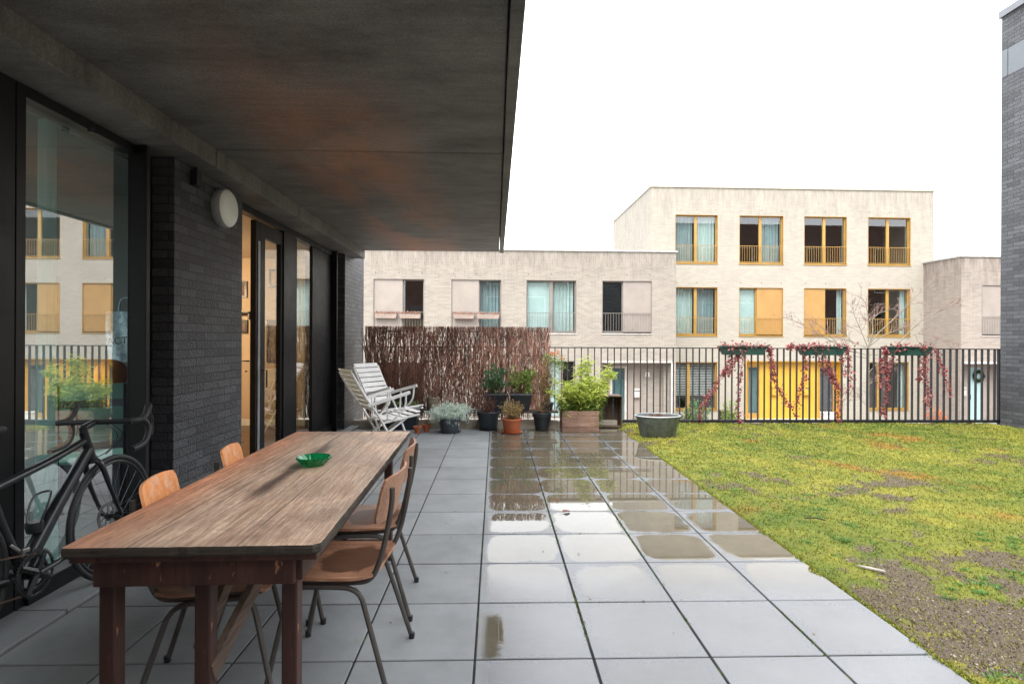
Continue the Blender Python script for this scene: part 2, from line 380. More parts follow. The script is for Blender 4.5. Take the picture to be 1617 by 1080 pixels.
# ceiling lamp that lights the warm room
t = thing('pendant_lamp', 'small warm pendant lamp hanging in the room behind the sliding door', 'lamp', (-4.3, 7.0, 2.1))
m_, nt_, b_ = newmat('lamp_glow'); b_.inputs['Emission Color'].default_value = (1, .62, .3, 1); b_.inputs['Emission Strength'].default_value = 4; b_.inputs['Base Color'].default_value = (.8, .6, .4, 1)
MB().lathe([(0, .12), (.05, .11), (.13, .0), (.12, .0), (.045, .10), (0, .11)], 24).build('lamp_shade', MT['white'], t, True); MB().tube([(0, 0, .12), (0, 0, .45)], .004).build('cord', MT['black'], t)
MB().lathe([(0, -.05), (.03, -.04), (.042, 0), (.03, .04), (0, .05)], 16, (0, 0, .03)).build('bulb', m_, t, True)
ld = bpy.data.lights.new('bulb_light', 'POINT'); ld.energy = 38; ld.color = (1, .74, .46); ld.shadow_soft_size = .06
lo = bpy.data.objects.new('bulb_light', ld); col.objects.link(lo); lo.location = (0, 0, -.06); lo.parent = t

# wall light (unlit) on the pier
t = thing('wall_light', 'round white wall light on the dark brick pier', 'lamp', (-2.22, 4.54, 2.385))
MB().lathe([(0, 0), (.15, 0), (.155, .02), (.155, .05), (.145, .062), (0, .062)], 48, axis='x').build('housing', M('lamp_rim', (.30, .31, .31), .5), t, True)
MB().lathe([(.0, .0625), (.147, .0625), (.147, .066), (.13, .082), (.08, .09), (0, .093)], 48, axis='x').build('diffuser', M('opal_glass', (.80, .82, .78), .35, 0, .05, 3, 50, 0), t, True)
t = thing('junction_box', 'small black box high on the brick pier above the wall light', 'junction box', (-2.22, 4.13, 2.5))
MB().box(0, .05, -.035, .035, -.05, .06).build('box', MT['black'], t, bevel=.004); MB().tube([(.02, 0, .06), (.02, 0, .085)], .012).build('cable', MT['black'], t)

# right-hand dark brick wall
t = thing('brick_tower', 'tall dark painted brick wall at the right edge of the terrace', 'wall', (8.1, 8.7, 0))
MB().box(0, 3, -8, 0, -2.05, 5.56).box(0, 3, -8, 0, 6.0, 6.53).build('wall', MT['brick_dark'], t)
MB().box(.012, 3, -8, -.012, 5.56, 6.0).build('core', MT['concrete'], t)
MB().box(-.002, .02, -.10, 0, 5.565, 5.995).box(.004, .02, -2.5, -.11, 5.565, 5.995).box(.004, .02, -5, -2.51, 5.565, 5.995).build('lintel', M('grey_lintel', (.13, .145, .16), .6, 0, .15, 2), t)
MB().box(-.03, 3, -8, .03, 6.53, 6.64).build('coping', M('coping_dark', (.16, .17, .19), .5, 0, .2, 3), t, bevel=.004)

# ---------------------------------------------------------------- paving
def pavemat():
    m, nt, b = newmat('concrete_paving'); co = objco(nt)
    s = N(nt, 'ShaderNodeSeparateXYZ'); L(nt, co, s.inputs[0])
    tx = math_(nt, 'DIVIDE', math_(nt, 'SUBTRACT', s.outputs[0], -.083), .5); ty = math_(nt, 'DIVIDE', math_(nt, 'SUBTRACT', s.outputs[1], -.166), .5)
    ix = math_(nt, 'FLOOR', tx); iy = math_(nt, 'FLOOR', ty); fx = math_(nt, 'SUBTRACT', tx, ix); fy = math_(nt, 'SUBTRACT', ty, iy)
    cb = N(nt, 'ShaderNodeCombineXYZ'); L(nt, ix, cb.inputs[0]); L(nt, iy, cb.inputs[1])
    wn = N(nt, 'ShaderNodeTexWhiteNoise'); wn.noise_dimensions = '3D'; L(nt, cb.outputs[0], wn.inputs[0])
    # superellipse distance from the tile centre, blurred by noise
    ex = math_(nt, 'POWER', math_(nt, 'ABSOLUTE', math_(nt, 'MULTIPLY', math_(nt, 'SUBTRACT', fx, .51), 2)), 5)
    ey = math_(nt, 'POWER', math_(nt, 'ABSOLUTE', math_(nt, 'MULTIPLY', math_(nt, 'SUBTRACT', fy, .5), 2)), 5)
    d = math_(nt, 'ADD', ex, ey)
    nz = noi(nt, co, 5, 5, .65); nf = noi(nt, co, 120, 3, .7)
    d = math_(nt, 'ADD', d, math_(nt, 'MULTIPLY', math_(nt, 'SUBTRACT', nz, .5), 1.3))
    nb = noi(nt, co, 1.7, 3, .5); d = math_(nt, 'ADD', d, math_(nt, 'MULTIPLY', math_(nt, 'SUBTRACT', nb, .5), 1.2))
    d = math_(nt, 'ADD', d, math_(nt, 'MULTIPLY', math_(nt, 'SUBTRACT', nf, .5), .5))
    th = math_(nt, 'ADD', math_(nt, 'MULTIPLY', wn.outputs[0], .3), maprange(nt, s.outputs[1], 3.3, 4.8, .36, .62))
    th = math_(nt, 'SUBTRACT', th, maprange(nt, s.outputs[0], 1.0, 1.9, 0, .12))
    rain = maprange(nt, s.outputs[0], -.09, -.02, 0, 1)            # rain reaches only beyond the canopy
    near = maprange(nt, s.outputs[1], 2.8, 3.4, .14, 1, True)
    df_ = math_(nt, 'SUBTRACT', d, th)
    pud = math_(nt, 'MULTIPLY', maprange(nt, df_, .2, -.2, 0, 1, True), rain)
    pud = math_(nt, 'MULTIPLY', pud, near)
    lp = math_(nt, 'ADD', math_(nt, 'POWER', math_(nt, 'ABSOLUTE', math_(nt, 'DIVIDE', math_(nt, 'SUBTRACT', s.outputs[0], -.035), .10)), 2), math_(nt, 'POWER', math_(nt, 'ABSOLUTE', math_(nt, 'DIVIDE', math_(nt, 'SUBTRACT', s.outputs[1], 2.54), .20)), 2))
    lp = math_(nt, 'ADD', lp, math_(nt, 'MULTIPLY', math_(nt, 'ADD', math_(nt, 'SUBTRACT', nz, .5), math_(nt, 'MULTIPLY', math_(nt, 'SUBTRACT', nf, .5), .5)), 3.0))
    pud = math_(nt, 'MAXIMUM', pud, math_(nt, 'MULTIPLY', rain, maprange(nt, lp, 1.2, .6, 0, 1, True)))
    damp = math_(nt, 'MULTIPLY', rain, 1)
    n1 = noi(nt, co, 2.2, 6, .7); n3 = noi(nt, co, 300, 2, .6)
    tone = maprange(nt, wn.outputs[0], 0, 1, .88, 1.1)
    dry = mixc(nt, maprange(nt, n1, .3, .7), (.165, .173, .178), (.245, .256, .262))
    wet = mixc(nt, maprange(nt, n1, .3, .7), (.082, .087, .096), (.115, .121, .133))
    pc = mixc(nt, maprange(nt, nz, .3, .7), (.085, .070, .042), (.12, .10, .065))
    c = mixc(nt, damp, dry, wet); c = mixc(nt, 1, c, tone, 'MULTIPLY')
    c = mixc(nt, math_(nt, 'MULTIPLY', pud, .85), c, pc)
    c = mixc(nt, 1, c, maprange(nt, n3, .25, .75, .82, 1.15), 'MULTIPLY')
    L(nt, c, b.inputs['Base Color'])
    r1 = math_(nt, 'SUBTRACT', .62, math_(nt, 'MULTIPLY', damp, .34)); r2 = math_(nt, 'MULTIPLY', r1, math_(nt, 'SUBTRACT', 1, math_(nt, 'MULTIPLY', pud, .95)))
    L(nt, r2, b.inputs['Roughness'])
    L(nt, math_(nt, 'SUBTRACT', math_(nt, 'ADD', .4, math_(nt, 'MULTIPLY', damp, .3)), math_(nt, 'MULTIPLY', pud, .28)), b.inputs['Specular IOR Level'])
    bm_ = N(nt, 'ShaderNodeBump'); bm_.inputs['Distance'].default_value = .002
    L(nt, math_(nt, 'MULTIPLY', math_(nt, 'SUBTRACT', 1, pud), .35), bm_.inputs['Strength']); L(nt, n3, bm_.inputs['Height']); L(nt, bm_.outputs[0], b.inputs['Normal'])
    return m
MT['pave'] = pavemat()
b = MB(); rng = random.Random(3)
g = .0045
X0 = -.083
for i in range(-4, 4):
    for j in range(-6, 18):
        x0 = X0+i*.5; y0 = -.166+j*.5
        x1 = x0+.5
        if i == 3: x1 = x0+.46
        if j == 17: continue
        dz = [rng.uniform(-.0012, .0012) for _ in range(3)]
        M_ = Matrix.Translation((x0+.25, y0+.25, 0)) @ Matrix.Rotation(dz[0], 4, 'X') @ Matrix.Rotation(dz[1], 4, 'Y')
        b.box(-.25+g, (x1-x0)-.25-g, -.25+g, .25-g, -.05, dz[2]*.6, M_)
for j in range(-4, 19):
    y0 = .02+j*.46
    b.box(-2.375, -2.089, y0+g, y0+.46-g, -.05, .012)
pv = b.build('terrace_paving', MT['pave'], bevel=.003, seg=1); pv['kind'] = 'structure'
jm, nt, bb = newmat('joint_sand'); co = objco(nt)
L(nt, mixc(nt, maprange(nt, noi(nt, co, 3.5, 5, .7), .52, .64), (.012, .011, .01), (.05, .09, .008)), bb.inputs['Base Color']); bb.inputs['Roughness'].default_value = .95
j = MB().box(-2.42, 1.878, -4, 8.34, -.06, -.006).build('joint_bed', jm); j['kind'] = 'structure'
# tufts of moss that grow out of the joints
b = MB(); rng = random.Random(5)
for k in range(2600):
    if rng.random() < .75:
        x = X0+rng.choice([1, 2, 3, 3, 2])*.5; y = rng.uniform(1.8, 5.5)
    else:
        x = rng.uniform(0, 1.85); y = -.166+.5*rng.randint(4, 9)
    if noise.noise(Vector((x*1.7, y*1.7, 3))) < .08: continue
    p = (x+rng.gauss(0, .004), y+rng.gauss(0, .004), -.004)
    b.leaf(p, (rng.uniform(-1, 1), rng.uniform(-1, 1), 1.2), rng.uniform(.006, .014), .005, rng)
o = b.build('joint_moss', leafmat('joint_moss', (.07, .12, .008), (.16, .22, .02)), fix=False); tag(o, kind='stuff')

# kerb at the terrace edge
k = MB().box(-2.2, 1.9, 8.62, 8.76, -.05, .085).build('terrace_kerb', M('pale_kerb', (.40, .355, .29), .8, 0, .3, 3, 60, .3), bevel=.01); k['kind'] = 'structure'

# terrace body, street
tb = MB().box(-8.5, 12, -6, 9.06, -2.04, -.065).build('terrace_body', MT['concrete']); tb['kind'] = 'structure'
st = brick('street_clinker', (.32, .28, .25), (.24, .21, .19), (.3, .28, .26), .2, .1, .01, bst=.3)
s_ = MB(); s_.add([(-300, -300, -2.05), (300, -300, -2.05), (300, 400, -2.05), (-300, 400, -2.05)], [(0, 1, 2, 3)]); s_ = s_.build('street', st); s_['kind'] = 'structure'

# ---------------------------------------------------------------- sedum and moss roof
def patch(x, y):
    """0 = bare gravelly soil, 1 = thick moss"""
    v = noise.fractal(Vector((x*.9, y*.9, 1.7)), 1, 2, 5)
    v2 = noise.fractal(Vector((x*3.1, y*3.1, 8.7)), 1, 2, 4)
    v3 = noise.noise(Vector((x*11, y*11, 2)))
    t = .93+.7*v+.95*v2+.34*v3
    t += max(-.15, min(.15, (y-3.4)*.2))
    t -= max(0, .5-abs(y-2.95))*max(0, 1-abs(x-2.35)/.5)*.7
    return max(0, min(1, t))
def tint(x, y):
    return max(0, min(1, .52+.45*noise.fractal(Vector((x*.7+5, y*.7, 4.2)), 1, 2, 4)+.55*noise.fractal(Vector((x*4+5, y*4, 14.2)), 1, 2, 3)))
def red(x, y):
    v = noise.fractal(Vector((x*1.3, y*1.3, 22.2)), 1, 2, 4)
    e = max(0, 1-abs(x-2.05-.12*noise.noise(Vector((y*3, 0, 0))))/.16)*max(0, 1-abs(y-2.95)/.35)
    e2 = max(0, 1-math.hypot(x-3.15, y-4.0)/.16)*1.2
    return max(0, min(1, (v-.36)*2.5+e*1.3+e2))
def mossmat(name, leafy):
    m, nt, b = newmat(name)
    at = N(nt, 'ShaderNodeAttribute', attribute_name='patch'); sp = N(nt, 'ShaderNodeSeparateXYZ'); L(nt, at.outputs['Vector'], sp.inputs[0])
    co = objco(nt); n1 = noi(nt, co, 35, 5, .7); n2 = noi(nt, co, 150, 3, .7)
    soil = mixc(nt, maprange(nt, n2, .3, .7), (.05, .038, .026), (.19, .15, .11))
    g1 = mixc(nt, sp.outputs[1], (.115, .165, .024), (.31, .285, .045))
    g1 = mixc(nt, maprange(nt, n1, .3, .7), mixc(nt, 1, g1, (.55, .62, .6), 'MULTIPLY'), g1)
    n5 = noi(nt, co, 14, 5, .75); g1 = mixc(nt, maprange(nt, n5, .48, .68, 0, .45), g1, (.15, .12, .04))
    g1 = mixc(nt, math_(nt, 'MULTIPLY', sp.outputs[2], .6), g1, (.30, .13, .03))
    n6 = noi(nt, co, 55, 4, .7); c = mixc(nt, maprange(nt, math_(nt, 'ADD', sp.outputs[0], math_(nt, 'MULTIPLY', math_(nt, 'SUBTRACT', n6, .5), .9)), .36, .62), soil, g1)
    if leafy:
        g = N(nt, 'ShaderNodeNewGeometry'); c = mixc(nt, 1, c, maprange(nt, g.outputs['Random Per Island'], 0, 1, .55, 1.6), 'MULTIPLY')
    L(nt, c, b.inputs['Base Color']); b.inputs['Roughness'].default_value = .85; b.inputs['Specular IOR Level'].default_value = .25
    if not leafy: bump(nt, b, math_(nt, 'ADD', n1, math_(nt, 'MULTIPLY', n2, .5)), 1, .02)
    return m
def npmesh(name, v, f, mat, attr=None, kind=None):
    me = bpy.data.meshes.new(name); nv = len(v); nf = len(f); k = f.shape[1]
    me.vertices.add(nv); me.vertices.foreach_set('co', v.astype(np.float32).ravel())
    me.loops.add(nf*k); me.loops.foreach_set('vertex_index', f.astype(np.int32).ravel())
    me.polygons.add(nf); me.polygons.foreach_set('loop_start', np.arange(nf, dtype=np.int32)*k)
    me.update(calc_edges=True)
    if attr is not None:
        a = me.attributes.new('patch', 'FLOAT_VECTOR', 'POINT'); a.data.foreach_set('vector', attr.astype(np.float32).ravel())
    me.materials.append(mat); o = bpy.data.objects.new(name, me); col.objects.link(o)
    if kind: o['kind'] = kind
    return o
gx = np.arange(1.885, 8.13, .035); gy = np.arange(.6, 8.98, .035)
vv = []; aa = []
def gz(x, y, p): 
    e = min(1, (x-1.88)/.12)
    return -.028+e*(.012+p*(.016+.022*noise.noise(Vector((x*9, y*9, 0)))+.014*noise.noise(Vector((x*23, y*23, 7)))) + .016*noise.noise(Vector((x*2, y*2, 5))))
for y in gy:
    for x in gx:
        p = patch(x, y); vv.append((x, y, gz(x, y, p))); aa.append((p, tint(x, y), red(x, y)))
nx = len(gx); ny = len(gy)
ff = np.array([(j*nx+i, j*nx+i+1, (j+1)*nx+i+1, (j+1)*nx+i) for j in range(ny-1) for i in range(nx-1)])
npmesh('roof_meadow', np.array(vv), ff, mossmat('moss_ground', False), np.array(aa), 'structure')
rs = np.random.RandomState(4)
NB = 230000
# positions spread evenly over what the eye sees: density falls with distance
yy = 1.0/(rs.uniform(1/8.95, 1/1.9, NB)); yy = np.where(rs.rand(NB) < .45, rs.uniform(2, 8.95, NB), yy)
xx = rs.uniform(1.89, 8.08, NB)
keep = xx < yy*1.02+.5; xx = xx[keep]; yy = yy[keep]
V = []; A = []; 
for x, y in zip(xx, yy):
    p = patch(x, y); r_ = random.random()
    if p < .5 and r_ > .62+p*.9: 
        continue
    z = gz(x, y, p)-.002
    near = 1+max(0, (y-3))*.16
    h = random.uniform(.005, .014)*near; wd = random.uniform(.0025, .006)*near
    a = random.uniform(0, 2*PI); la = random.uniform(0, 2*PI); ln = random.uniform(.1, .8)*h
    cx_, sx_ = math.cos(a)*wd, math.sin(a)*wd
    V += [(x-cx_, y-sx_, z), (x+cx_, y+sx_, z), (x+math.cos(la)*ln, y+math.sin(la)*ln, z+h)]
    q = (max(p, .3), min(1, max(0, tint(x, y)+random.uniform(-.2, .2))), red(x, y)); 
    if p < .5: q = (.7 if random.random() < .6 else .2, random.random(), .2)
    A += [q]*3
for k in range(9000):      # moss creeping over the paving edge in uneven cushions
    y = 1/random.uniform(1/8.4, 1/1.9); q = noise.noise(Vector((y*2.3, 1, 9)))+.6*noise.noise(Vector((y*9, 4, 9)))
    x = 1.885-max(0, q)*.09*random.random()+random.uniform(0, .03); p = patch(1.95, y)
    if p < .45 and random.random() < .6: continue
    h = random.uniform(.004, .012); a = random.uniform(0, 6.3); wd = random.uniform(.003, .006); z = .0 if x < 1.876 else -.01
    V += [(x-math.cos(a)*wd, y-math.sin(a)*wd, z), (x+math.cos(a)*wd, y+math.sin(a)*wd, z), (x+random.uniform(-.006, .006), y+random.uniform(-.006, .006), z+h)]; A += [(max(p, .7), random.random(), red(x+.1, y))]*3
V = np.array(V); F = np.arange(len(V)).reshape(-1, 3)
npmesh('moss_tufts', V, F, mossmat('moss_leaf', True), np.array(A), 'stuff')
# small grit lying on the bare soil, and a few sedum rosettes
b = MB(); rng = random.Random(11)
for k in range(8000):
    y = rng.uniform(2.0, 6.5); x = rng.uniform(1.95, min(8, y*1.02+.5)); p = patch(x, y)
    if p > .55: continue
    r_ = rng.uniform(.002, .0055); z = gz(x, y, p)
    c_ = Vector((x, y, z+r_*.3)); M_ = Matrix.Translation(c_) @ Matrix.Rotation(rng.uniform(0, 3), 4, Vector((rng.random(), rng.random(), rng.random()+.1)))
    b.box(-r_, r_, -r_*.8, r_*.8, -r_*.6, r_*.6, M_)
tag(b.build('grit', M('grit', (.15, .12, .09), .8, 0, .5, 4, 60, 0, island=.7), fix=False), kind='stuff')
b = MB()
for k in range(420):
    y = rng.uniform(2.0, 5.5); x = rng.uniform(1.95, min(8, y*1.02+.5)); p = patch(x, y)
    if noise.noise(Vector((x*1.8, y*1.8, 44))) < .12: continue
    z = gz(x, y, p)
    for q in range(26):
        a = rng.uniform(0, 2*PI); rr = rng.uniform(0, .035)
        b.leaf((x+rr*math.cos(a), y+rr*math.sin(a), z), (math.cos(a), math.sin(a), rng.uniform(.5, 1.6)), rng.uniform(.012, .024), .008, rng)
tag(b.build('sedum', leafmat('sedum_leaf', (.06, .16, .04), (.14, .26, .06)), fix=False), kind='stuff')
t = thing('dead_leaf', 'curled red brown fallen leaf on the wet paving tiles', 'leaf', (.52, 4.29, .004), .5)
b = MB()
for s2 in (-1, 1):
    b.add([(0, 0, .002), (.02, s2*.022, .014), (.05, s2*.024, .010), (.075, 0, .004), (.04, 0, .003)], [(0, 1, 2, 4), (4, 2, 3)])
b.build('blade', M('dead_leaf', (.16, .035, .015), .6), t, fix=False); MB().tube([(-.03, 0, .004), (.075, 0, .004)], .0012, 5).build('stalk', MT['soil'], t)
b = MB()
for k in range(60):
    x, y = rng.uniform(-1.4, 1.8), 1/rng.uniform(1/8.3, 1/2.4); b.leaf((x, y, .003), (rng.uniform(-1, 1), rng.uniform(-1, 1), .05), rng.uniform(.008, .022), rng.uniform(.005, .012), rng, Vector((0, 0, 1)))
tag(b.build('leaf_litter', leafmat('litter', (.30, .22, .06), (.12, .05, .02)), fix=False), kind='stuff')
t = thing('broken_slate', 'pale flat stone shard lying in the sparse moss near the paving', 'stone', (2.22, 3.22, -.004), -.75)
MB().prism([(-.075, -.008), (-.02, -.016), (.075, -.006), (.065, .010), (-.015, .012)], 0, .01, 'z').build('shard', M('pale_stone', (.30, .27, .24), .8), t, bevel=.002)
t = thing('fallen_twig', 'short dark twig lying on the moss beyond the paving edge', 'twig', (2.35, 4.02, .02), -.3)
MB().tube([(-.07, 0, .012), (0, .01, .02), (.07, -.005, .012)], .005, 6).build('stick', MT['soil'], t)

# ---------------------------------------------------------------- railing
t = thing('terrace_railing', 'long dark metal railing with upright flat bars along the terrace edge', 'railing', (0, 8.9, 0))
MB().box(-2.1, 8.29, -.02, .02, 1.208, 1.224).build('top_rail', MT['rail'], t)
MB().box(-2.1, 8.29, -.025, .025, .015, .06).build('bottom_rail', MT['rail'], t)
x = 8.19; barm = MB().box(-.0055, .0055, -.02, .02, .06, 1.208).build('bar', MT['rail'], t); barm.location = (x, 0, 0)
for i in range(1, 97):
    c = barm.copy(); col.objects.link(c); c.parent = t; c.location = (x-i*.1065, 0, 0)
MB().box(8.25, 8.29, -.025, .025, -.02, 1.222).build('post', MT['rail'], t)

# brushwood screen
rng = random.Random(21)
t = thing('brushwood_screen', 'brown brushwood screen of thin sticks tied to the railing beside the brick pier', 'fence', (-.6, 8.84, .1))
b = MB()
for k in range(7900):
    x = rng.uniform(-1.46, 1.44); z0 = rng.uniform(-.02, 1.40); Ln = rng.uniform(.06, .30); tx = rng.gauss(.03, .2)
    if x-1.46+.0 > 0: continue
    z1 = min(1.44+rng.uniform(-.012, .01), z0+Ln); y = rng.uniform(-.03, .0); r_ = rng.uniform(.0022, .0058)
    b.tube([(x, y, z0), (x+tx*(z1-z0), y+rng.uniform(-.01, .01), z1)], [r_, r_*rng.uniform(.3, .8)], 3, cap=False)
for k in range(150):
    x = -1.46+2.9*k/150+rng.uniform(-.01, .01); b.tube([(x, -.01, -.01), (x+rng.gauss(0, .02), -.012, 1.44)], .0045, 3, cap=False)
b.build('sticks', M('brushwood', (.46, .235, .16), .75, 0, .45, 1.2, 60, 0, island=.95, c2=(.13, .055, .042)), t, fix=False)
b = MB()
for z in (.12, .38, .68, .98, 1.28):
    b.tube([(-1.47, -.036, z), (1.45, -.036, z+.004)], .0018, 4)
b.build('wire', MT['soil'], t)

# ---------------------------------------------------------------- houses across the street
def facade(root, mat, u0, u1, z0, z1, holes, th=.34, depth=7.0, name='wall'):
    us = sorted({u0, u1, *[h[0] for h in holes], *[h[1] for h in holes]}); zs = sorted({z0, z1, *[h[2] for h in holes], *[h[3] for h in holes]})
    b = MB()
    for i in range(len(us)-1):
        run = None
        for k in range(len(zs)-1):
            uc_ = (us[i]+us[i+1])/2; zc = (zs[k]+zs[k+1])/2
            solid = not any(h[0] < uc_ < h[1] and h[2] < zc < h[3] for h in holes)
            if solid: run = [zs[k], zs[k+1]] if run is None else [run[0], zs[k+1]]
            if (not solid or k == len(zs)-2) and run: b.box(us[i], us[i+1], 0, th, *run); run = None
    b.box(u0, u0+th, th, depth, z0, z1); b.box(u1-th, u1, th, depth, z0, z1); b.box(u0+th, u1-th, depth-th, depth, z0, z1)
    return b.build(name, mat, root)
def wavy(u0, u1, z0, z1, y, mat, parent, amp=.035, nf=None, seed=0):
    rng = random.Random(seed); b = MB(); n = max(8, int((u1-u0)/.03)); nf = nf or (u1-u0)/.13; vs = []
    ph = rng.uniform(0, 6)
    for z in (z0, z1):
        for i in range(n+1):
            u = u0+(u1-u0)*i/n; vs.append((u, y+amp*math.sin(ph+2*PI*nf*i/n+.6*math.sin(i*.7))*(1 if z == z0 else .7), z))
    b.add(vs, [(i, i+1, n+2+i, n+1+i) for i in range(n)]); o = b.build('curtain', mat, parent, True, fix=False)
    return o
def window(root, u0, u1, z0, z1, fm, kinds=('dark', 'dark'), shutter=None, sm=None, rail=True, sill=None, mull=.5, fl=.05):
    um = u0+(u1-u0)*mull; b = MB(); y0, y1 = .11, .17
    b.box(u0, u0+fl, y0, y1, z0, z1); b.box(u1-fl, u1, y0, y1, z0, z1); b.box(u0+fl, u1-fl, y0, y1, z1-fl, z1); b.box(u0+fl, u1-fl, y0, y1, z0, z0+fl+.02)
    b.box(um-.06, um+.06, y0-.004, y1+.004, z0+fl+.02, z1-fl)
    # lining of the reveal
    b.box(u0, u0+.012, -.005, y0, z0, z1); b.box(u1-.012, u1, -.005, y0, z0, z1); b.box(u0+.012, u1-.012, -.005, y0, z1-.012, z1)
    w_ = b.build('window', fm, root)
    for (a, c, k) in ((u0+fl, um-.06, kinds[0]), (um+.06, u1-fl, kinds[1])):
        MB().box(a, c, .135, .141, z0+fl+.02, z1-fl).build('pane', MT['glass'], w_)
        if k == 'curtain': wavy(a, c, z0+.06, z1-.02, .32, MT['curtain'], w_, seed=int(a*10))
        elif k == 'curtain2': wavy(a, c, z0+.06, z1-.02, .36, MT['curtain2'], w_, seed=int(a*10))
        elif k == 'white': MB().box(a-.03, c+.03, .2, .204, z0+.05, z1-.03).build('blind', MT['curtain'], w_)
        elif k == 'blind':
            bb_ = MB(); z = z1-.06
            while z > z0+(z1-z0)*.28: bb_.box(a, c, .22, .26, z-.012, z+.006, None); z -= .07
            bb_.build('blind', MT['white'], w_)
        elif k == 'slats':
            bb_ = MB(); z = z1-.06
            while z > z0+.08: bb_.box(a, c, .22, .25, z-.02, z+.008, None); z -= .06
            bb_.build('blind', MT['frame'], w_)
        elif k == 'side': wavy(c-.18, c, z0+.06, z1-.02, .30, MT['curtain'], w_, seed=3)
    if shutter is not None:
        a, c = (u0+.01, um+.02) if shutter == 0 else (um-.02, u1-.01)
        MB().box(a, c, .045, .085, z0+.05, z1-.013).build('shutter', sm, w_)
    MB().box(u0-.015, u1+.015, -.03, y0, z0-.035, z0).build('sill', sill or fm, w_)
    if rail:
        b = MB(); zt = z0+.74
        b.box(u0+.013, u1-.013, -.006, .006, zt, zt+.018); b.box(u0+.013, u1-.013, -.006, .006, z0+.07, z0+.085)
        n = 18
        for i in range(n+1):
            u = u0+.02+(u1-u0-.04)*i/n; b.box(u-.005, u+.005, -.018, -.007, z0+.05, zt+.01)
        b.build('railing', fm, w_)
    return w_
ROT = R(.76)
def weeps(root, us, z):
    b = MB()
    for a, c in us:
        for k in range(3): u = a+(c-a)*(.04+.46*k); b.box(u-.008, u+.008, -.004, .01, z, z+.06)
    b.build('weep_holes', MT['dark'], root)
def house_at(name, label, D):
    return thing(name, label, 'house', (0, D, 0), ROT)
ZG = -2.05
# beige house
hb = house_at('terraced_house', 'three storey beige brick house with ochre window frames', 23.0)
U = [(7.50, 9.31), (10.235, 12.13), (13.03, 14.88), (15.81, 17.68)]
holes = [(a, c, 4.575, 6.605) for a, c in U]+[(a, c, 1.54, 3.57) for a, c in U]+[(7.46, 9.31, -1.58, .43), (15.76, 17.62, -1.58, .45), (10.54, 14.72, ZG, .48)]
facade(hb, MT['brick_beige'], 6.46, 18.70, ZG, 7.74, holes)
MB().box(6.42, 18.74, -.05, .40, 7.742, 7.80).box(6.42, 6.86, .40, 7.04, 7.742, 7.80).box(18.3, 18.74, .40, 7.04, 7.742, 7.80).build('coping', MT['coping'], hb)
MB().box(6.8, 18.36, .34, 6.66, 7.3, 7.4).build('roof', MT['dark'], hb)
for k, z in enumerate((1.2, 4.2)): MB().box(6.8, 18.36, .345, 6.66, z, z+.12).build('storey_floor', MT['dark'], hb)
MB().box(6.8, 18.36, 2.6, 2.7, ZG, 7.3).build('inner_wall', MT['dark'], hb)
G = MT['gold']
window(hb, *U[0], 4.575, 6.605, G, ('curtain2', 'curtain')); window(hb, *U[1], 4.575, 6.605, G, ('dark', 'curtain2')); window(hb, *U[2], 4.575, 6.605, G); window(hb, *U[3], 4.575, 6.605, G, ('dark', 'dark'))
window(hb, *U[0], 1.54, 3.57, G, ('curtain', 'curtain2')); window(hb, *U[1], 1.54, 3.57, G, ('white', 'dark'), 1, MT['ochre'], mull=.42)
window(hb, *U[2], 1.54, 3.57, G, ('dark', 'side'), 0, MT['ochre'], mull=.5); window(hb, *U[3], 1.54, 3.57, G, ('dark', 'side'))
window(hb, 7.46, 9.31, -1.58, .43, G, ('blind', 'blind'), rail=False, mull=.36); window(hb, 15.76, 17.62, -1.58, .45, G, ('dark', 'side'), rail=False, mull=.33)
# recessed yellow entrance
b = MB(); b.box(11.28, 13.85, .30, .34, ZG+.06, .46); b.box(10.54, 10.72, .30, .34, ZG+.06, .46); b.box(14.55, 14.72, .30, .34, ZG+.06, .46)
b.box(10.72, 11.28, .30, .34, .28, .46); b.box(13.85, 14.55, .30, .34, .28, .46)
b.box(10.54, 10.57, .0, .30, ZG, .48); b.box(14.69, 14.72, .0, .30, ZG, .48); b.box(10.57, 14.69, .01, .30, .45, .48)
for u in (11.7, 12.25, 12.8, 13.35): b.box(u-.008, u+.008, .29, .30, ZG+.06, .45)
ent = b.build('entrance_porch', MT['yellow'], hb)
for (a, c, mt_) in ((10.72, 11.28, MT['teald']), (13.85, 14.55, MT['dark'])):
    d_ = MB().box(a, a+.06, .28, .33, ZG+.06, .28).box(c-.06, c, .28, .33, ZG+.06, .28).box(a+.06, c-.06, .28, .33, .2, .28).box(a+.06, c-.06, .28, .33, ZG+.06, ZG+.3).build('door', G, hb)
    MB().box(a+.06, c-.06, .31, .316, ZG+.3, .2).build('pane', MT['glass'], d_); MB().box(a+.06, c-.06, .36, .38, ZG+.3, .2).build('curtain', mt_, d_)
    MB().tube([(c-.09, .27, -1.0), (c-.09, .23, -1.0), (c-.09, .23, -.8)], .012, 6).build('handle', MT['seal'], d_)
MB().box(10.5, 14.8, -.3, .30, ZG, ZG+.06).build('step', MT['taupelight'], hb)
for u in (11.78, 13.15):
    mb_ = MB().box(u, u+.27, .16, .285, -.98, -.60).build('letterbox', MT['yellow'], hb, bevel=.01); MB().box(u+.03, u+.24, .155, .16, -.70, -.66).build('slot', MT['dark'], mb_)
weeps(hb, U, 6.78); weeps(hb, U, 3.74)
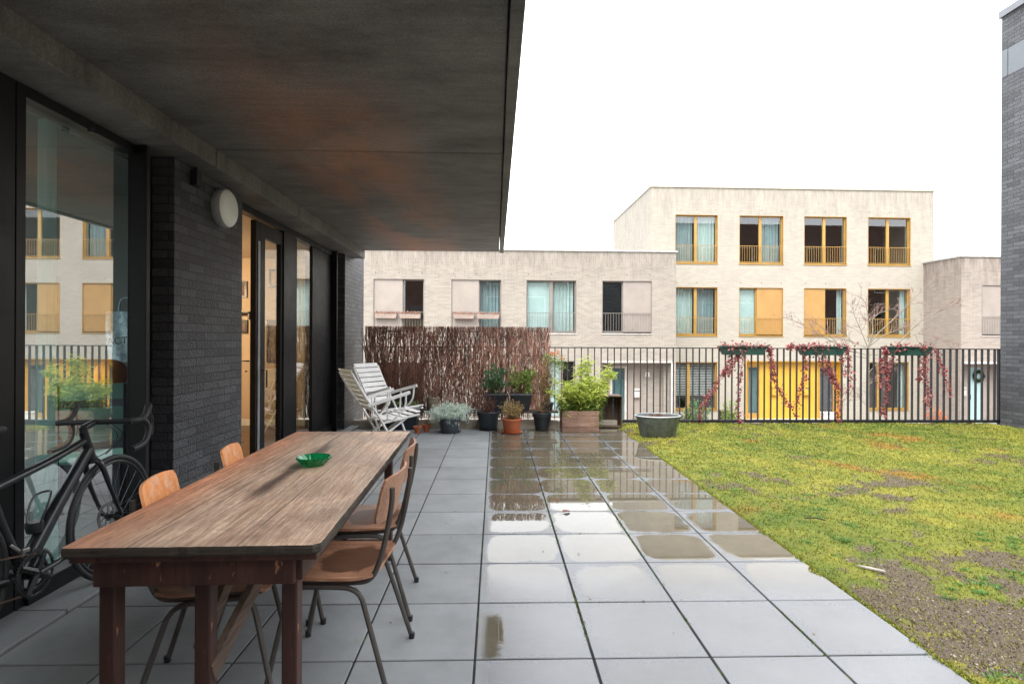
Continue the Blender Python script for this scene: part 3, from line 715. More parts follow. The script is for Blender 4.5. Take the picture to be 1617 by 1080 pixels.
# grey row house on the left
hg = house_at('row_house', 'two storey greige brick row house left of the taller beige house', 20.4)
UG = [(-7.3, -5.45), (-4.46, -2.62), (-1.64, .19), (1.11, 2.96), (3.92, 5.78)]
holes = [(a, c, 1.58, 3.53) for a, c in UG]+[(3.91, 6.52, ZG, .50), (1.9, 2.93, -1.55, .56), (-4.4, -2.6, -1.55, .5)]
facade(hg, MT['brick_grey'], -9.5, 6.69, ZG, 4.60, holes, depth=9.0)
MB().box(-9.54, 6.73, -.05, .40, 4.602, 4.655).box(6.3, 6.73, .40, 9.04, 4.602, 4.655).build('coping', MT['coping_g'], hg)
MB().box(-9.1, 6.35, .34, 8.66, 4.2, 4.3).build('roof', MT['dark'], hg); MB().box(-9.1, 6.35, .345, 8.66, 1.1, 1.22).build('storey_floor', MT['dark'], hg)
MB().box(-9.1, 6.35, 2.6, 2.7, ZG, 4.2).build('inner_wall', MT['dark'], hg)
MB().box(4.9, 5.8, 2.5, 3.4, 4.3, 4.80).build('roof_light', MT['white'], hg, bevel=.03)
T = MT['taupef']; TL = MT['taupelight']
window(hg, *UG[0], 1.58, 3.53, T, sill=TL); window(hg, *UG[1], 1.58, 3.53, T, ('dark', 'dark'), 0, MT['taupe'], sill=TL, mull=.56); window(hg, *UG[2], 1.58, 3.53, T, ('dark', 'curtain2'), 0, MT['taupe'], sill=TL, mull=.54)
window(hg, *UG[3], 1.58, 3.53, T, ('white', 'curtain'), sill=TL); window(hg, *UG[4], 1.58, 3.53, T, ('slats', 'dark'), 1, MT['taupe'], sill=TL, mull=.44)
window(hg, 1.9, 2.93, -1.55, .56, T, ('white', 'dark'), rail=False, sill=TL); window(hg, -4.4, -2.6, -1.55, .5, T, rail=False, sill=TL)
weeps(hg, UG, 3.72)
# recess with teal door, pale panel and letterbox
b = MB(); b.box(5.63, 6.52, .6, .64, ZG, .5); b.box(6.50, 6.52, .3, .6, ZG, .5); b.build('recess_wall', MT['brick_grey'], hg)
pn = MB().box(5.0, 5.63, .58, .64, ZG, .5).box(3.91, 4.36, .58, .64, ZG, .5).box(4.36, 5.0, .58, .64, .35, .5).box(3.91, 3.93, .0, .58, ZG, .5).box(3.93, 6.5, .36, .6, .47, .5).build('porch_panel', MT['taupe'], hg)
d_ = MB().box(4.36, 4.44, .57, .62, ZG+.06, .35).box(4.92, 5.0, .57, .62, ZG+.06, .35).box(4.44, 4.92, .57, .62, .27, .35).box(4.44, 4.92, .57, .62, ZG+.06, ZG+.2).build('door', MT['taupelight'], hg)
MB().box(4.44, 4.92, .60, .606, ZG+.2, .27).build('pane', MT['glass'], d_); MB().box(4.44, 4.92, .63, .65, ZG+.2, .27).build('curtain', MT['teald'], d_)
MB().box(3.9, 6.54, -.05, .02, .50, .56).build('lintel', TL, hg)
MB().box(6.525, 6.58, -.01, .0, ZG, .5).build('corner_trim', MT['white'], hg)
mb_ = MB().box(5.24, 5.50, .46, .58, -.84, -.5).build('letterbox', TL, hg, bevel=.01); MB().box(5.27, 5.47, .455, .46, -.60, -.57).build('slot', MT['dark'], mb_)
np_ = MB().box(5.72, 5.88, .585, .6, -.05, .11).build('number_plate', MT['white'], hg)
MB().prism([(5.775, .005), (5.80, .005), (5.80, -.02), (5.83, -.02), (5.83, .0), (5.815, .0), (5.815, .07), (5.80, .07), (5.768, .01)], .581, .585).build('digit', MT['dark'], np_)
# right-hand house
hr = house_at('corner_house', 'low taupe brick house partly behind the dark brick wall', 21.1)
holes = [(19.13, 20.98, 1.57, 3.57), (18.42, 20.6, ZG, .47)]
facade(hr, MT['brick_taupe'], 18.28, 27, ZG, 4.66, holes, depth=7.0)
MB().box(18.24, 27.04, -.05, .4, 4.662, 4.73).box(18.24, 18.66, .4, 7.04, 4.662, 4.73).build('coping', MT['coping_g'], hr)
MB().box(18.62, 26.6, .34, 6.66, 4.3, 4.4).build('roof', MT['dark'], hr); MB().box(18.62, 26.6, 2.4, 2.5, ZG, 4.3).build('inner_wall', MT['dark'], hr)
window(hr, 19.13, 20.98, 1.57, 3.57, T, ('dark', 'dark'), 0, MT['taupe'], sill=TL, mull=.6)
MB().box(18.42, 19.0, .6, .64, ZG, .47).build('recess_wall', MT['brick_taupe'], hr)
MB().box(19.0, 19.1, .6, .64, ZG, .47).box(19.72, 20.6, .58, .64, ZG, .47).box(19.1, 19.72, .58, .64, .3, .47).box(18.44, 20.6, .36, .6, .44, .47).build('porch_panel', MT['taupe'], hr)
lt = M('pale_teal_door', (.34, .50, .50), .35, 0, .1, 1)
d_ = MB().box(19.1, 19.72, .58, .62, ZG+.06, .3).build('door', lt, hr); MB().tube([(19.16, .57, -1.0), (19.16, .53, -1.0), (19.16, .53, -.8)], .012, 6).build('handle', MT['dark'], d_)
MB().box(18.40, 20.62, -.05, .02, .47, .53).build('lintel', MT['white'], hr); MB().box(18.42, 20.6, -.1, .56, ZG, ZG+.12).build('step', MT['seal'], hr)
mb_ = MB().box(18.74, 18.95, .48, .598, -.85, -.5).build('letterbox', TL, hr, bevel=.01); MB().box(18.77, 18.92, .475, .48, -.6, -.57).build('slot', MT['dark'], mb_)
# wreath on the pale door
wl = ROT
def loc_on(D, u, y, z): return (u*math.cos(ROT)-y*math.sin(ROT), D+u*math.sin(ROT)+y*math.cos(ROT), z)
t = thing('door_wreath', 'round dark green wreath hanging on the pale teal door', 'wreath', loc_on(21.1, 19.50, .55, -.06), ROT)
b = MB(); rng = random.Random(2)
for k in range(900):
    a = rng.uniform(0, 2*PI); r_ = .19+rng.gauss(0, .03); p = (r_*math.cos(a), rng.uniform(-.04, .02), r_*math.sin(a)); b.leaf(p, (rng.uniform(-1, 1), rng.uniform(-1, .3), rng.uniform(-1, 1)), .06, .02, rng)
b.build('greenery', leafmat('wreath_leaf', (.015, .05, .012), (.04, .09, .03)), t, fix=False); MB().tube([(.19*math.cos(a*PI/8), 0, .19*math.sin(a*PI/8)) for a in range(16)], .02, 6, True).build('ring', MT['soil'], t)

# brown brick block behind the photographer: it only shows in the window panes across the street
hk = thing('brick_block', 'brown brick block mirrored in the upper window panes', 'apartment block', (0, -14, 0))
bk = brick('brown_brick', (.16, .085, .06), (.10, .055, .042), (.14, .11, .09), .22, .065, .012)
hs = [(x_, x_+1.8, z_, z_+1.9) for x_ in range(-4, 56, 4) for z_ in (0.6, 3.7, 6.8, 9.9)]
b = MB(); b.box(-8, 20, -8, 0, ZG, 10.6); b.box(20.01, 60, -7, -.6, ZG, 14.4); b.build('wall', bk, hk)
for x0_, x1_, z0_, z1_ in hs:
    if z1_ > (10.4 if x1_ < 20 else 14) or x0_ < 20 < x1_: continue
    y_ = 0 if x1_ < 20 else -.6
    w_ = MB().box(x0_, x0_+.08, y_+.002, y_+.04, z0_, z1_).box(x1_-.08, x1_, y_+.002, y_+.04, z0_, z1_).box(x0_+.08, x1_-.08, y_+.002, y_+.04, z1_-.08, z1_).box(x0_+.08, x1_-.08, y_+.002, y_+.04, z0_, z0_+.08).build('window', MT['white'], hk)
    MB().box(x0_+.08, x1_-.08, y_+.004, y_+.02, z0_+.08, z1_-.08).build('pane', MT['frame'], w_)

# ---------------------------------------------------------------- plants
def rnddir(rng, upz=0): 
    v = Vector((rng.gauss(0, 1), rng.gauss(0, 1), rng.gauss(0, 1)+upz)); return v.normalized()
def shrub(parent, rng, c, rad, nst, nlf, Lf, Wf, lm, sm, base=None, stem_r=.003, droop=0, clump=1, name='foliage', bare=False, upz=.3, noise_=.25):
    """stems that rise from the base and carry leaves along their length"""
    c = Vector(c); base = Vector(base or (c.x, c.y, 0)); sb = MB(); lb = MB(); per = max(1, nlf//max(1, nst))
    for s in range(nst):
        d = rnddir(rng, .2); e = c+Vector((d.x*rad[0], d.y*rad[1], d.z*rad[2]))*rng.uniform(.6, 1.05)
        p0 = base+Vector((rng.uniform(-.25, .25)*rad[0], rng.uniform(-.25, .25)*rad[1], 0)); mid = (p0+e)/2+Vector((rng.gauss(0, noise_*rad[0]*.4), rng.gauss(0, noise_*rad[1]*.4), .1*rad[2]))
        pts = smoothpath([p0, mid, e+Vector((0, 0, -droop))], 5); sb.tube(pts, [stem_r*(1-.7*i/len(pts)) for i in range(len(pts))], 4, cap=False)
        for k in range(per):
            tt = rng.uniform(.25, 1)**.7; i = min(len(pts)-1, int(tt*(len(pts)-1)+.5)); p = pts[i]+rnddir(rng)*rng.uniform(0, rad[0]*.16*clump)
            dd = (pts[min(i+1, len(pts)-1)]-pts[max(0, i-1)]).normalized()*.6+rnddir(rng, upz-droop*4)
            lb.leaf(p, dd, Lf*rng.uniform(.6, 1.2), Wf*rng.uniform(.7, 1.2), rng)
            if bare and rng.random() < .4: sb.tube([pts[i], pts[i]+dd.normalized()*rng.uniform(.02, .07)], [stem_r*.5, stem_r*.25], 3, cap=False)
    sb.build('stems', sm, parent, fix=False)
    if nlf: lb.build(name, lm, parent, fix=False)
def pot(parent, r0, r1, h, mat, saucer=None, rim=.012, rimh=.03, n=36, rib=False, sq=False, sx=1, sy=1):
    prof = [(0, .0), (r0*.96, .0), (r0, .006), (r1-rim*.4, h-rimh), (r1+rim*.5, h-rimh+.002), (r1+rim*.6, h-.004), (r1+rim*.3, h), (r1-.008, h), (r1-.014, h-.03), (0, h-.032)]
    nn = 4 if sq else n
    z = .012 if saucer else 0
    MB().lathe(prof, nn, (0, 0, z), sx, sy).build('pot', mat, parent, not sq, bevel=.003 if sq else 0)
    MB().lathe([(0, h-.031+z), (r1-.016, h-.028+z), (0, h-.02+z)][:2]+[(0, h-.015+z)], nn, (0, 0, 0), sx, sy).build('soil', MT['soil'], parent)
    if saucer:
        MB().lathe([(0, 0), (saucer*.85, 0), (saucer, .022), (saucer-.006, .022), (saucer*.83, .01), (0, .01)], n).build('saucer', mat, parent, True)
MT['terra'] = M('terracotta', (.42, .12, .05), .75, 0, .2, 8, 80, .1)
MT['pblue'] = M('blue_black_plastic', (.022, .032, .042), .4, 0, .25, 5)
MT['pgrey'] = M('grey_pot', (.07, .085, .10), .45, 0, .25, 5)
MT['pblack'] = M('black_pot', (.018, .022, .027), .42, 0, .25, 5)
MT['stem'] = M('brown_stem', (.14, .085, .05), .8, 0, .3, 5, 50, 0)
MT['stemr'] = M('reddish_stem', (.15, .06, .04), .7, 0, .3, 5, 50, 0)
LM = dict(silver=leafmat('silver_leaf', (.52, .64, .56), (.85, .90, .82)), tan=leafmat('tan_leaf', (.30, .20, .07), (.52, .40, .18)), green=leafmat('rose_leaf', (.10, .19, .04), (.32, .42, .10)),
          bam=leafmat('bamboo_leaf', (.20, .30, .03), (.62, .66, .16), trans=.4), bamd=leafmat('bamboo_dark_leaf', (.035, .085, .015), (.13, .20, .03)), red=leafmat('vine_leaf_red', (.10, .022, .025), (.48, .15, .15), trans=.3), bl=leafmat('bluegreen_leaf', (.06, .15, .08), (.18, .32, .14)), brown=leafmat('withered_leaf', (.10, .05, .03), (.24, .15, .09)), orange=leafmat('orange_petal', (.55, .10, .03), (.7, .2, .05)))
rng = random.Random(31)
t = thing('potted_plant', 'silver grey leafed plant in a grey bowl pot on a saucer', 'potted plant', (-.665, 8.06, 0), 0, 'potted plants along the fence'); pot(t, .12, .165, .20, MT['pgrey'], .17)
shrub(t, rng, (.0, 0, .26), (.36, .2, .15), 130, 5200, .045, .011, LM['silver'], LM['silver'], (0, 0, .17), .002)
t = thing('potted_plant', 'low black pot with bare reddish twigs between silver plant and terracotta pot', 'potted plant', (-.11, 8.28, 0), 0, 'potted plants along the fence'); pot(t, .13, .165, .26, MT['pblue'], .15)
shrub(t, rng, (-.08, 0, .42), (.26, .15, .16), 60, 90, .02, .008, LM['brown'], MT['stemr'], (0, 0, .22), .003, bare=True)
t = thing('potted_plant', 'dry straw coloured bush in a terracotta pot with saucer', 'potted plant', (.235, 7.98, 0), 0, 'potted plants along the fence'); pot(t, .115, .14, .20, MT['terra'], .155)
shrub(t, rng, (.0, 0, .36), (.185, .17, .14), 120, 1500, .018, .012, LM['tan'], M('straw_stem', (.2, .13, .06), .8), (0, 0, .18), .002)
t = thing('potted_plant', 'tapered black pot with thin withered twigs beside the bamboo crate', 'potted plant', (.685, 8.22, 0), 0, 'potted plants along the fence'); pot(t, .095, .135, .265, MT['pblack'], rimh=.06)
shrub(t, rng, (.0, 0, .40), (.16, .12, .14), 34, 130, .02, .01, LM['tan'], MT['stem'], (0, 0, .22), .0025, bare=True)
# small terracotta pots
t = thing('small_pot', 'empty small terracotta pot at the corner of the blue planter', 'flower pot', (-1.115, 7.98, 0), 0, 'small terracotta pots'); pot(t, .038, .055, .10, MT['terra'], rimh=.03)
t2 = thing('small_pot', 'small terracotta pot with a withered sprig, right of the empty one', 'flower pot', (-1.0, 8.09, 0), 0, 'small terracotta pots'); pot(t2, .038, .055, .11, MT['terra'], rimh=.03)
shrub(t2, rng, (.02, 0, .14), (.06, .05, .04), 12, 60, .02, .008, LM['tan'], MT['stem'], (0, 0, .08), .002)
# blue square planter with bulb shoots
t = thing('square_planter', 'large blue black square planter with green bulb shoots behind the white chairs', 'planter', (-1.40, 8.42, 0))
b = MB(); w0, w1, hh = .20, .26, .34
b.add([(-w0, -.15, 0), (w0, -.15, 0), (w0, .15, 0), (-w0, .15, 0), (-w1, -.19, hh-.05), (w1, -.19, hh-.05), (w1, .19, hh-.05), (-w1, .19, hh-.05)], [(0, 1, 2, 3), (0, 4, 5, 1), (1, 5, 6, 2), (2, 6, 7, 3), (3, 7, 4, 0), (4, 7, 6, 5)])
b.box(-w1-.015, w1+.015, -.205, .205, hh-.05, hh); b.build('planter_box', MT['pblue'], t, bevel=.006); MB().box(-w1, w1, -.19, .19, hh, hh+.006).build('soil', MT['soil'], t)
b = MB()
for k in range(46):
    x, y = rng.uniform(-.24, .24), rng.uniform(-.17, .1)
    for q in range(3): b.leaf((x, y, hh), (rng.gauss(0, .15), rng.gauss(0, .1), 1), rng.uniform(.05, .09), .014, rng)
b.build('shoots', leafmat('bulb_shoot', (.16, .30, .07), (.4, .5, .25)), t, fix=False)

# benches
wd = woodmat('dark_bench_wood', (.045, .028, .02), (.08, .05, .035), (.02, .014, .012), 'x')
def bench(x0, x1, label):
    t = thing('low_bench', label, 'bench', ((x0+x1)/2, 8.60, 0)); w_ = (x1-x0)/2
    MB().box(-w_, w_, -.13, -.005, .222, .248).box(-w_, w_, .005, .13, .222, .248).build('seat', wd, t, bevel=.003)
    for s1 in (-1, 1):
        MB().bar((s1*(w_-.12), -.11, 0.085), (s1*(w_-.12), -.11, .222), .04, .03).bar((s1*(w_-.12), -.1, .13), (s1*(w_-.12), .1, .13), .03, .03).build('leg', wd, t)
        MB().bar((s1*(w_-.12), .11, .085), (s1*(w_-.12), .11, .222), .04, .03).build('leg', wd, t)
    for c_ in kids(t):
        if c_.name.startswith('leg'): c_.location.z = 0
    return t
b1 = bench(-1.72, -.32, 'left low dark wooden bench behind the silver leafed plant'); b2 = bench(-.24, .95, 'right low dark wooden bench carrying the two rose planters')
ZB = .248
def rect_planter(x, label, seed, lm1, hgt):
    t = thing('rose_planter', label, 'planter', (x, 8.60, ZB), 0, 'black rose planters on the bench')
    b = MB(); w0, w1, hh = .12, .165, .26
    b.add([(-w0, -.09, 0), (w0, -.09, 0), (w0, .09, 0), (-w0, .09, 0), (-w1, -.12, hh-.02), (w1, -.12, hh-.02), (w1, .12, hh-.02), (-w1, .12, hh-.02)], [(0, 1, 2, 3), (0, 4, 5, 1), (1, 5, 6, 2), (2, 6, 7, 3), (3, 7, 4, 0), (4, 7, 6, 5)])
    b.build('planter_box', MT['pblack'], t, bevel=.01); MB().box(-w1-.012, w1+.012, -.132, .132, hh-.02, hh).build('rim', MT['pgrey'], t, bevel=.006)
    MB().box(-w1, w1, -.12, .12, hh, hh+.005).build('soil', MT['soil'], t); r_ = random.Random(seed)
    shrub(t, r_, (0, -.01, .26+hgt*.5), (.26, .13, hgt*.66), 40, 1150, .036, .026, lm1, MT['stemr'], (0, 0, hh), .003)
    return t
rect_planter(-.005, 'left black rose planter on the bench with dark blue green leaves', 5, LM['bl'], .40)
rect_planter(.385, 'right black rose planter on the bench with lighter yellow green leaves', 9, LM['green'], .42)
# dark round pot and mottled pot on left bench
t = thing('potted_plant', 'dark round pot with dead wiry twigs on the left bench behind the chairs', 'potted plant', (-1.42, 8.62, ZB)); pot(t, .12, .15, .30, MT['pblack'])
shrub(t, rng, (.05, 0, .42), (.22, .12, .14), 26, 60, .03, .008, LM['brown'], MT['stem'], (0, 0, .26), .0025, bare=True)
t = thing('potted_plant', 'mottled whitish pot with long dry stalks on the left bench', 'potted plant', (-.97, 8.60, ZB)); pot(t, .075, .095, .20, M('mottled_pot', (.42, .36, .28), .8, 0, .5, 14, 40, .3, c2=(.14, .10, .07)))
shrub(t, rng, (-.12, 0, .36), (.22, .08, .20), 18, 60, .025, .008, LM['brown'], MT['stem'], (0, 0, .17), .002, bare=True)
# tall dry shrub with orange blossoms at the right end of the screen
t = thing('potted_shrub', 'tall airy dry shrub in a small pot with orange blossoms at the screen end', 'shrub', (.80, 8.62, ZB)); pot(t, .08, .10, .12, MT['pblack'])
shrub(t, rng, (-.04, 0, .55), (.20, .1, .36), 60, 750, .024, .013, LM['tan'], MT['stem'], (0, 0, .1), .003, bare=True)
b = MB()
for k in range(46):
    c_ = rng.choice([(.12, -.05, .86), (.17, -.05, .89), (.23, -.04, .80), (.06, -.05, .88)])
    b.leaf((c_[0]+rng.gauss(0, .018), c_[1]+rng.gauss(0, .02), c_[2]+rng.gauss(0, .014)), rnddir(rng), .035, .024, rng)
b.build('blossom', LM['orange'], t, fix=False)
b = MB()
for k in range(330):
    c_ = rng.choice([(.10, -.02, .80), (.17, -.02, .76), (.2, -.02, .68), (.0, 0, .80)]); b.leaf((c_[0]+rng.gauss(0, .05), c_[1]+rng.gauss(0, .03), c_[2]+rng.gauss(0, .05)), rnddir(rng), .032, .018, rng)
b.build('foliage', LM['green'], t, fix=False)

# bamboo in wooden crate
wc = woodmat('crate_wood', (.15, .085, .06), (.30, .19, .14), (.05, .03, .022), 'x', .7, 1.6, boards=.35)
wc2 = woodmat('old_crate_wood', (.07, .045, .032), (.13, .085, .06), (.02, .013, .01), 'z', .75, 1.6, boards=.35)
t = thing('bamboo_planter', 'yellow green bamboo growing in a weathered wooden crate', 'planter', (1.24, 8.23, 0))
b = MB()
for i in range(4):
    z0 = i*.076+.002; j = rng.uniform(-.003, .003)
    b.box(-.268+j, .268+j, -.17, -.152, z0, z0+.073); b.box(-.268, .268, .152, .17, z0, z0+.073); b.box(-.268, -.25, -.151, .151, z0, z0+.073); b.box(.25, .268, -.151, .151, z0, z0+.073)
b.build('crate', wc, t, bevel=.003); MB().box(-.249, .249, -.151, .151, .0, .27).build('soil', MT['soil'], t)
def bamboo(t, rng):
    sb = MB(); lb = MB(); ld_ = MB()
    spikes = [(0, 0), (.02, .02), (-.25, -.05), (-.38, -.02), (.3, .0), (.42, .05), (.15, -.1), (-.12, -.1)]
    for s in range(64):
        bx, by = rng.uniform(-.2, .2), rng.uniform(-.11, .11); a = rng.uniform(0, 2*PI)
        if s < 5: e = (.12+rng.gauss(0, .05), by*.3, rng.uniform(.92, 1.06))
        elif s < 10: e = (.50+rng.gauss(0, .05), by*.5, rng.uniform(.82, .97))
        else: e = (bx*1.2+math.cos(a)*rng.uniform(.05, .36), by+math.sin(a)*.16-.03, rng.uniform(.50, .84)-.12*abs(math.cos(a)))
        pts = smoothpath([(bx, by, .24), ((bx*1.2+e[0])/2, (by+e[1])/2, .24+(e[2]-.24)*.65), e], 6)
        sb.tube(pts, [.0035*(1-.7*i/len(pts)) for i in range(len(pts))], 4, cap=False)
        for k in range(85 if s >= 10 else 90):
            i = rng.randint(2, len(pts)-1); p = pts[i]+rnddir(rng)*rng.uniform(0, .05)
            d = Vector((rng.gauss(0, .9), rng.gauss(0, .7), rng.uniform(-1.0, .45))); lo_ = p.z < .48
            (ld_ if (lo_ and rng.random() < .7) else lb).leaf(p, d, rng.uniform(.05, .125), rng.uniform(.011, .02), rng)
    for k in range(420):   # low trailing leaves over the crate's rim, both ends
        side = rng.choice([-1, 1]); p = (side*rng.uniform(.2, .33), rng.uniform(-.2, .1), rng.uniform(.08 if side > 0 else .26, .42)); ld_.leaf(p, (side*.5+rng.gauss(0, .5), rng.gauss(0, .5), -.5), rng.uniform(.03, .06), .01, rng)
    sb.build('canes', M('bamboo_cane', (.20, .22, .06), .5), t, fix=False); lb.build('foliage', LM['bam'], t, fix=False); ld_.build('lower_foliage', LM['bamd'], t, fix=False)
bamboo(t, rng)
# upright open crate
t = thing('wooden_crate', 'tall dark wooden crate standing open on its end right of the bamboo', 'crate', (1.76, 8.60, 0))
b = MB(); w_ = .185
b.box(-w_, -w_+.014, -.13, .13, 0, .485); b.box(w_-.014, w_, -.13, .13, 0, .485); b.box(-w_+.014, w_-.014, -.13, .13, .470, .487); b.box(-w_+.014, w_-.014, -.13, .13, .0, .016)
for i in range(4):
    a = -w_+.015+i*.0885; b.box(a, a+.084, .115, .129, .017, .469)
b.build('body', wc2, t, bevel=.002)
# zinc tub
t = thing('zinc_tub', 'oval galvanised zinc tub with withered plants on the moss', 'tub', (2.27, 7.72, -.01))
zm = M('galvanised_zinc', (.15, .17, .18), .5, .55, .35, 14, 60, .2)
MB().lathe([(0, 0), (.225, 0), (.24, .01), (.30, .265), (.315, .285), (.322, .297), (.312, .305), (.298, .297), (.285, .25), (0, .245)], 48, (0, 0, 0), 1, .72).build('body', zm, t, True)
MB().lathe([(0, .246), (.28, .252), (0, .262)], 30, (0, 0, 0), 1, .72).build('soil', MT['soil'], t)
for s in (-1, 1): MB().tube([(s*.318, -.05, .27), (s*.345, -.05, .25), (s*.345, .05, .25), (s*.318, .05, .27)], .006, 6).build('handle', zm, t, True)
shrub(t, rng, (0, 0, .27), (.25, .16, .06), 80, 500, .02, .008, LM['brown'], MT['stemr'], (0, 0, .25), .0025, bare=True)
MB().lathe([(.305, .29), (.322, .297), (.312, .305)], 48, (0, 0, .003), 1.01, .73, ring=True).build('rim', M('zinc_rim', (.45, .46, .45), .4, .5), t, True)

# railing planters with red vine
gp = M('green_plastic', (.012, .045, .036), .45, 0, .2, 4)
def fpx(x, y, Y=8.83):   # terrace-plane point seen at photo position (x, y)
    d = f0+rc*((x-808.5)/878)+uc*((536.1-y)/878); k = Y/d.y
    return Vector((d.x*k, Y, H+d.z*k))
strands = {
 0: [[(1160, 548), (1165, 562), (1150, 578), (1138, 592), (1128, 612), (1117, 627), (1108, 642), (1104, 662)], [(1176, 546), (1172, 572), (1168, 600), (1165, 640), (1168, 666)], [(1212, 548), (1217, 570), (1220, 590), (1228, 610), (1238, 630), (1252, 644)], [(1155, 548), (1150, 570), (1143, 590)], [(1170, 548), (1160, 572), (1150, 590)], [(1215, 550), (1221, 575), (1219, 596)]],
 1: [[(1270, 548), (1272, 575), (1269, 600), (1262, 622), (1256, 655)], [(1298, 548), (1305, 572), (1312, 592), (1321, 608), (1324, 632), (1322, 668)], [(1336, 550), (1342, 580), (1343, 612)], [(1288, 550), (1298, 580), (1316, 600)], [(1245, 548), (1252, 546), (1268, 549)], [(1320, 552), (1330, 570), (1336, 590)]],
 2: [[(1395, 550), (1398, 582), (1400, 612), (1396, 640), (1393, 655)], [(1412, 552), (1404, 578), (1397, 605)], [(1462, 552), (1461, 590), (1464, 620), (1465, 640)], [(1476, 552), (1484, 576), (1491, 592), (1497, 620)], [(1455, 552), (1456, 580), (1450, 600)], [(1402, 552), (1392, 572), (1388, 610)]]}
for i, (xa, xb, lab) in enumerate([(1138, 1209, 'leftmost green planter box on the railing with a red trailing vine'), (1263, 1334, 'middle green planter box on the railing in front of the yellow porch'), (1399, 1468, 'rightmost green planter box on the railing with red vine leaves')]):
    a = fpx(xa, 547).x; c = fpx(xb, 547).x; xc = (a+c)/2; hw = (c-a)/2
    t = thing('railing_planter', lab, 'planter', (xc, 8.85, 1.11), 0, 'green planter boxes with red vines on the railing')
    b = MB(); b.prism([(-hw+.06, 0), (hw-.06, 0), (hw, .12), (-hw, .12)], -.07, .09, 'y'); b.box(-hw-.012, hw+.012, -.085, .105, .12, .14)
    b.build('planter_box', gp, t, bevel=.004); MB().box(-hw, hw, -.07, .09, .14, .147).build('soil', MT['soil'], t)
    sb = MB(); lb = MB(); r_ = random.Random(40+i); org = Vector((xc, 8.85, 1.11))
    for st_ in strands[i]:
        pts = smoothpath([fpx(x, y)-org for x, y in st_], 5); sb.tube(pts, .003, 4, cap=False)
        n_ = int(len(pts)*(8+5*r_.random()))
        for k in range(n_):
            u = r_.random()**1.15; p = pts[min(len(pts)-1, int(u*len(pts)))]+Vector((r_.gauss(0, .02), r_.gauss(-.01, .025), r_.gauss(0, .025)))
            lb.leaf(p, Vector((r_.gauss(0, .7), r_.gauss(-.3, .6), r_.uniform(-1, .3))), r_.uniform(.025, .055), r_.uniform(.022, .04), r_)
    for k in range(150):
        cx_ = r_.choice([-.8, -.5, -.2, -.1, .6, .95])*hw; p = Vector((cx_+r_.gauss(0, .07), r_.uniform(-.12, .06), .13+r_.gauss(0, .035))); lb.leaf(p, rnddir(r_, .2), r_.uniform(.03, .06), r_.uniform(.025, .045), r_)
    sb.build('stems', MT['stemr'], t, fix=False); lb.build('leaves', LM['red'], t, fix=False)

# bare street tree
def tree():
    Yt = 14.0; t = thing('bare_tree', 'young bare tree with pale bark and reddish buds behind the railing', 'tree', (fpx(1371, 600, Yt).x, Yt, ZG))
    org = Vector(t.location); rng = random.Random(77)
    bark = M('pale_bark', (.19, .17, .13), .8, 0, .35, 10, 60, .3); mb = MB(); tw = MB(); bud = MB(); trunkpts = [Vector((0, 0, 0)), fpx(1370, 610, Yt)-org, fpx(1371, 565, Yt)-org, fpx(1371, 548, Yt)-org]
    mb.tube(smoothpath(trunkpts, 5), [.048-.0016*i for i in range(16)], 10)
    limbs = [([(1371, 550), (1378, 525), (1378, 505), (1388, 495), (1412, 487)], .03), ([(1373, 545), (1385, 528), (1410, 505), (1440, 475), (1462, 453)], .026), ([(1374, 546), (1395, 530), (1420, 520), (1437, 512)], .02), ([(1400, 560), (1430, 530), (1460, 503), (1500, 484), (1512, 478)], .024),
             ([(1370, 548), (1362, 528), (1350, 500), (1345, 480)], .016), ([(1371, 540), (1372, 515), (1367, 480), (1355, 468)], .018), ([(1367, 548), (1345, 540), (1335, 525)], .014), ([(1340, 560), (1318, 538), (1295, 515), (1285, 508)], .018), ([(1330, 548), (1300, 532), (1270, 515), (1252, 505)], .015), ([(1425, 545), (1445, 528), (1475, 530), (1505, 550)], .012),
             ([(1368, 620), (1352, 612), (1335, 618), (1318, 612)], .012), ([(1371, 590), (1385, 575), (1398, 578), (1408, 560)], .016), ([(1368, 640), (1350, 625), (1330, 632)], .01), ([(1366, 612), (1380, 600), (1390, 585)], .014), ([(1371, 560), (1400, 560)], .022), ([(1369, 566), (1340, 560)], .02), ([(1368, 560), (1348, 556), (1330, 548)], .016), ([(1400, 560), (1425, 545)], .014)]
    for pl, r_ in limbs:
        dy = rng.uniform(-.3, .3); pts = []
        for k, (x, y) in enumerate(pl): pts.append(fpx(x, y, Yt+dy*k/len(pl))-org)
        pts = smoothpath(pts, 5); n_ = len(pts); mb.tube(pts, [r_*.7*(1-.75*i/n_) for i in range(n_)], 6)
        if len(pl) < 3: continue
        for k in range(12):
            i = rng.randint(n_//3, n_-1); d = (pts[min(i+1, n_-1)]-pts[i-1]).normalized()+rnddir(rng, .15)*.9; ln = rng.uniform(.15, .5)
            e = pts[i]+d.normalized()*ln; md = (pts[i]+e)/2+rnddir(rng)*ln*.1; tw.tube([pts[i], md, e], [.006, .004, .002], 4, cap=False)
            for q in range(5):
                s_ = pts[i].lerp(e, rng.uniform(.2, 1)); d2 = (d.normalized()+rnddir(rng)*.9).normalized(); e2 = s_+d2*rng.uniform(.05, .2); tw.tube([s_, e2], [.003, .0015], 3, cap=False)
                for z in range(3): bud.leaf(s_.lerp(e2, rng.random()), rnddir(rng), .02, .014, rng)
    mb.build('trunk', bark, t, True); tw.build('twigs', M('twig_bark', (.22, .15, .12), .8, 0, .3, 5, 50, 0), t, fix=False); bud.build('buds', leafmat('bud', (.16, .07, .06), (.34, .18, .15)), t, fix=False)
tree()
